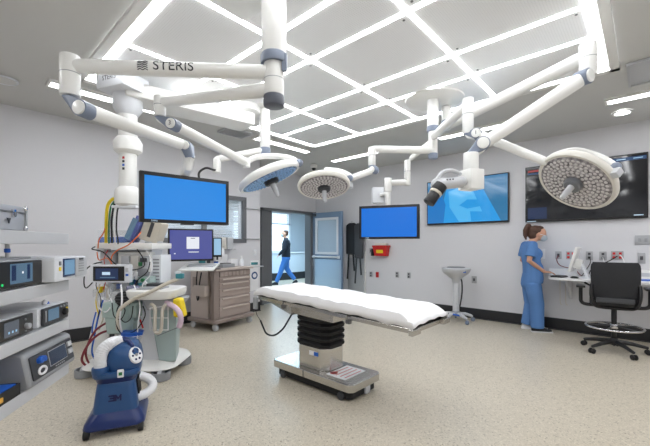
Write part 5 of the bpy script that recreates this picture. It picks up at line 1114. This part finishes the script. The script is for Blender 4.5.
def top(mb):
    mb.loft([((.0, 0, .74), .135, .185), ((.005, 0, .80), .138, .187), ((.0, 0, .92), .135, .172), ((-.012, 0, 1.02), .125, .160), ((-.03, 0, 1.14), .126, .170), ((-.045, 0, 1.25), .120, .178), ((-.045, 0, 1.33), .098, .165), ((-.035, 0, 1.375), .065, .10), ((-.02, 0, 1.392), .058, .066)], 28)
    mb.ball((.045, 0, 1.19), (.088, .145, .10)); mb.ball((.03, 0, .95), (.12, .15, .15))
    for A_ in (LS, RS):
        a, b = V(A_[0]), V(A_[1]); mb.tube([a+V((0, 0, .012)), a.lerp(b, .4), a.lerp(b, .74)], [.070, .078, .080], 14); mb.ball(a+V((0, 0, .008)), (.07, .06, .06))
tpo = body('scrub_top', 'scrub', top, pz, .009, 3)
def pants(mb):
    mb.loft([((-.015, 0, .90), .12, .165), ((-.02, 0, .80), .135, .178), ((-.025, 0, .72), .138, .180), ((-.02, 0, .66), .125, .172)], 24)
    mb.tube([(-.015, .085, .74), (-.005, .095, .58), (.01, .10, .40), (-.02, .10, .22), (-.045, .10, .07)], [.112, .108, .096, .092, .092], 18)
    mb.tube([(-.02, -.085, .74), (-.0, -.10, .58), (.03, -.105, .42), (.03, -.11, .22), (.03, -.11, .065)], [.112, .108, .098, .092, .092], 18)
body('scrub_trousers', 'scrub', pants, pz, .009, 3)
def hairf(mb):
    mb.ball((.035, 0, 1.545), (.100, .082, .092)); mb.ball((.0, 0, 1.50), (.07, .078, .09)); mb.ball((.095, 0, 1.595), (.06, .062, .035)); mb.ball((-.062, 0, 1.625), (.044, .044, .042))
    mb.tube([(-.08, 0, 1.62), (-.105, 0, 1.56), (-.105, .01, 1.48), (-.09, .01, 1.42)], [.032, .034, .028, .014], 10, rounded=True); mb.tube([(-.01, 0, 1.59), (-.07, 0, 1.62)], .035, 10)
body('hair', 'hair', hairf, pz, .008, 2)
mk = MB().ball((.138, 0, 1.446), (.070, .068, .058), Matrix.Rotation(.6, 3, 'Y')).build('face_mask', 'mask', pz)
for s in (-1, 1): MB().tube([(.15, s*.062, 1.475), (.10, s*.078, 1.49), (.06, s*.080, 1.50)], .003, 6).build('ear_loop', 'paper', mk)
for s, x, y in ((1, -.045, .10), (-1, .03, -.11)):
    sh = MB().hull([(x-.075, y-.03, .005), (x-.075, y+.03, .005), (x+.17, y-.038, .005), (x+.17, y+.038, .005), (x+.205, y-.02, .005), (x+.205, y+.02, .005), (x+.2, y, .04), (x-.08, y-.025, .07), (x-.08, y+.025, .07), (x+.03, y-.03, .095), (x+.03, y+.03, .095), (x+.12, y, .07)]).build('shoe', 'shoe2' if s < 0 else 'shoe', pz, bevel=.012)
    MB().box((x+.06, y, .010), (.29, .082, .02), bev=.008).build('sole', 'shoe', sh)
    for k in range(3): MB().box((x+.07+k*.03, y, .088-k*.012), (.008, .05, .006), Matrix.Rotation(.35, 3, 'Y')).build('lace', 'paper', sh)
# person walking past the doorway
p2 = onz(286, 284.5, 0)
pw = thing('person', 'person in dark jacket, blue trousers and mask walking in the corridor beyond the door', 'person', (p2.x, p2.y, 0), math.radians(42.4+98))
L2 = [(.0, .20, 1.47), (.06, .27, 1.20), (.22, .27, 1.02)]; R2 = [(.0, -.20, 1.47), (-.10, -.26, 1.22), (-.02, -.25, .98)]
def flesh2(mb):
    mb.ball((.06, 0, 1.70), (.098, .078, .12)); mb.ball((.03, 0, 1.73), (.095, .082, .098)); mb.ball((.155, 0, 1.70), (.02, .013, .022))
    for s in (-1, 1): mb.ball((.04, s*.082, 1.69), (.02, .012, .03))
    mb.tube([(0, 0, 1.48), (.02, 0, 1.56), (.04, 0, 1.64)], [.07, .058, .056], 12)
    for A_ in (L2, R2):
        a, b, c_ = (V(q) for q in A_); mb.tube([a, b, c_], [.05, .040, .027], 10, rounded=True)
    hand(mb, L2[2], (.6, 0, -.7), (.7, 0, .6), (0, -1, 0)); hand(mb, R2[2], (.15, 0, -1), (1, 0, 0), (1, 0, 0)); mb.tube([(0, 0, 1.48), (0, 0, 1.1)], [.09, .1], 10)
body('skin_body', 'skin', flesh2, pw, .012, 2)
def jk(mb):
    mb.loft([((-.0, 0, .93), .15, .20), ((.0, 0, 1.02), .15, .20), ((.0, 0, 1.2), .14, .195), ((-.01, 0, 1.38), .145, .215), ((-.01, 0, 1.47), .115, .20), ((.0, 0, 1.53), .075, .10), ((.01, 0, 1.57), .068, .07)], 24)
    for A_ in (L2, R2):
        a, b, c_ = (V(q) for q in A_); mb.tube([a, a.lerp(b, .5), b, c_], [.080, .072, .062, .045], 12, rounded=True)
body('jacket', 'jacket', jk, pw, .012, 3)
def pn(mb):
    mb.loft([((0, 0, .98), .14, .18), ((0, 0, .86), .145, .185), ((0, 0, .82), .13, .17)], 20)
    mb.tube([(.0, .09, .9), (.12, .095, .60), (.20, .095, .38), (.32, .095, .10)], [.115, .095, .078, .068], 14); mb.tube([(.0, -.09, .9), (-.02, -.095, .55), (-.12, -.095, .38), (-.30, -.095, .16)], [.115, .095, .078, .068], 14)
body('trousers', 'scrub2', pn, pw, .012, 3)
MB().ball((.115, 0, 1.655), (.06, .07, .06)).build('face_mask', 'mask', pw)
body('hair', 'hair', lambda mb: (mb.ball((.01, 0, 1.765), (.098, .084, .075)), mb.ball((-.02, 0, 1.71), (.06, .078, .08))), pw, .012, 2)
for x, y, z, r_ in ((.34, .095, .0, 0), (-.33, -.095, .03, .5)):
    R_ = Matrix.Rotation(r_, 3, 'Y'); MB().hull([V((x, y, z+.02))+R_@V(q) for q in ((-.08, -.04, -.02), (-.08, .04, -.02), (.19, -.03, -.02), (.19, .03, -.02), (-.08, 0, .08), (.04, -.03, .08), (.04, .03, .08), (.17, 0, .02))]).build('shoe', 'shoe2', pw, bevel=.01)
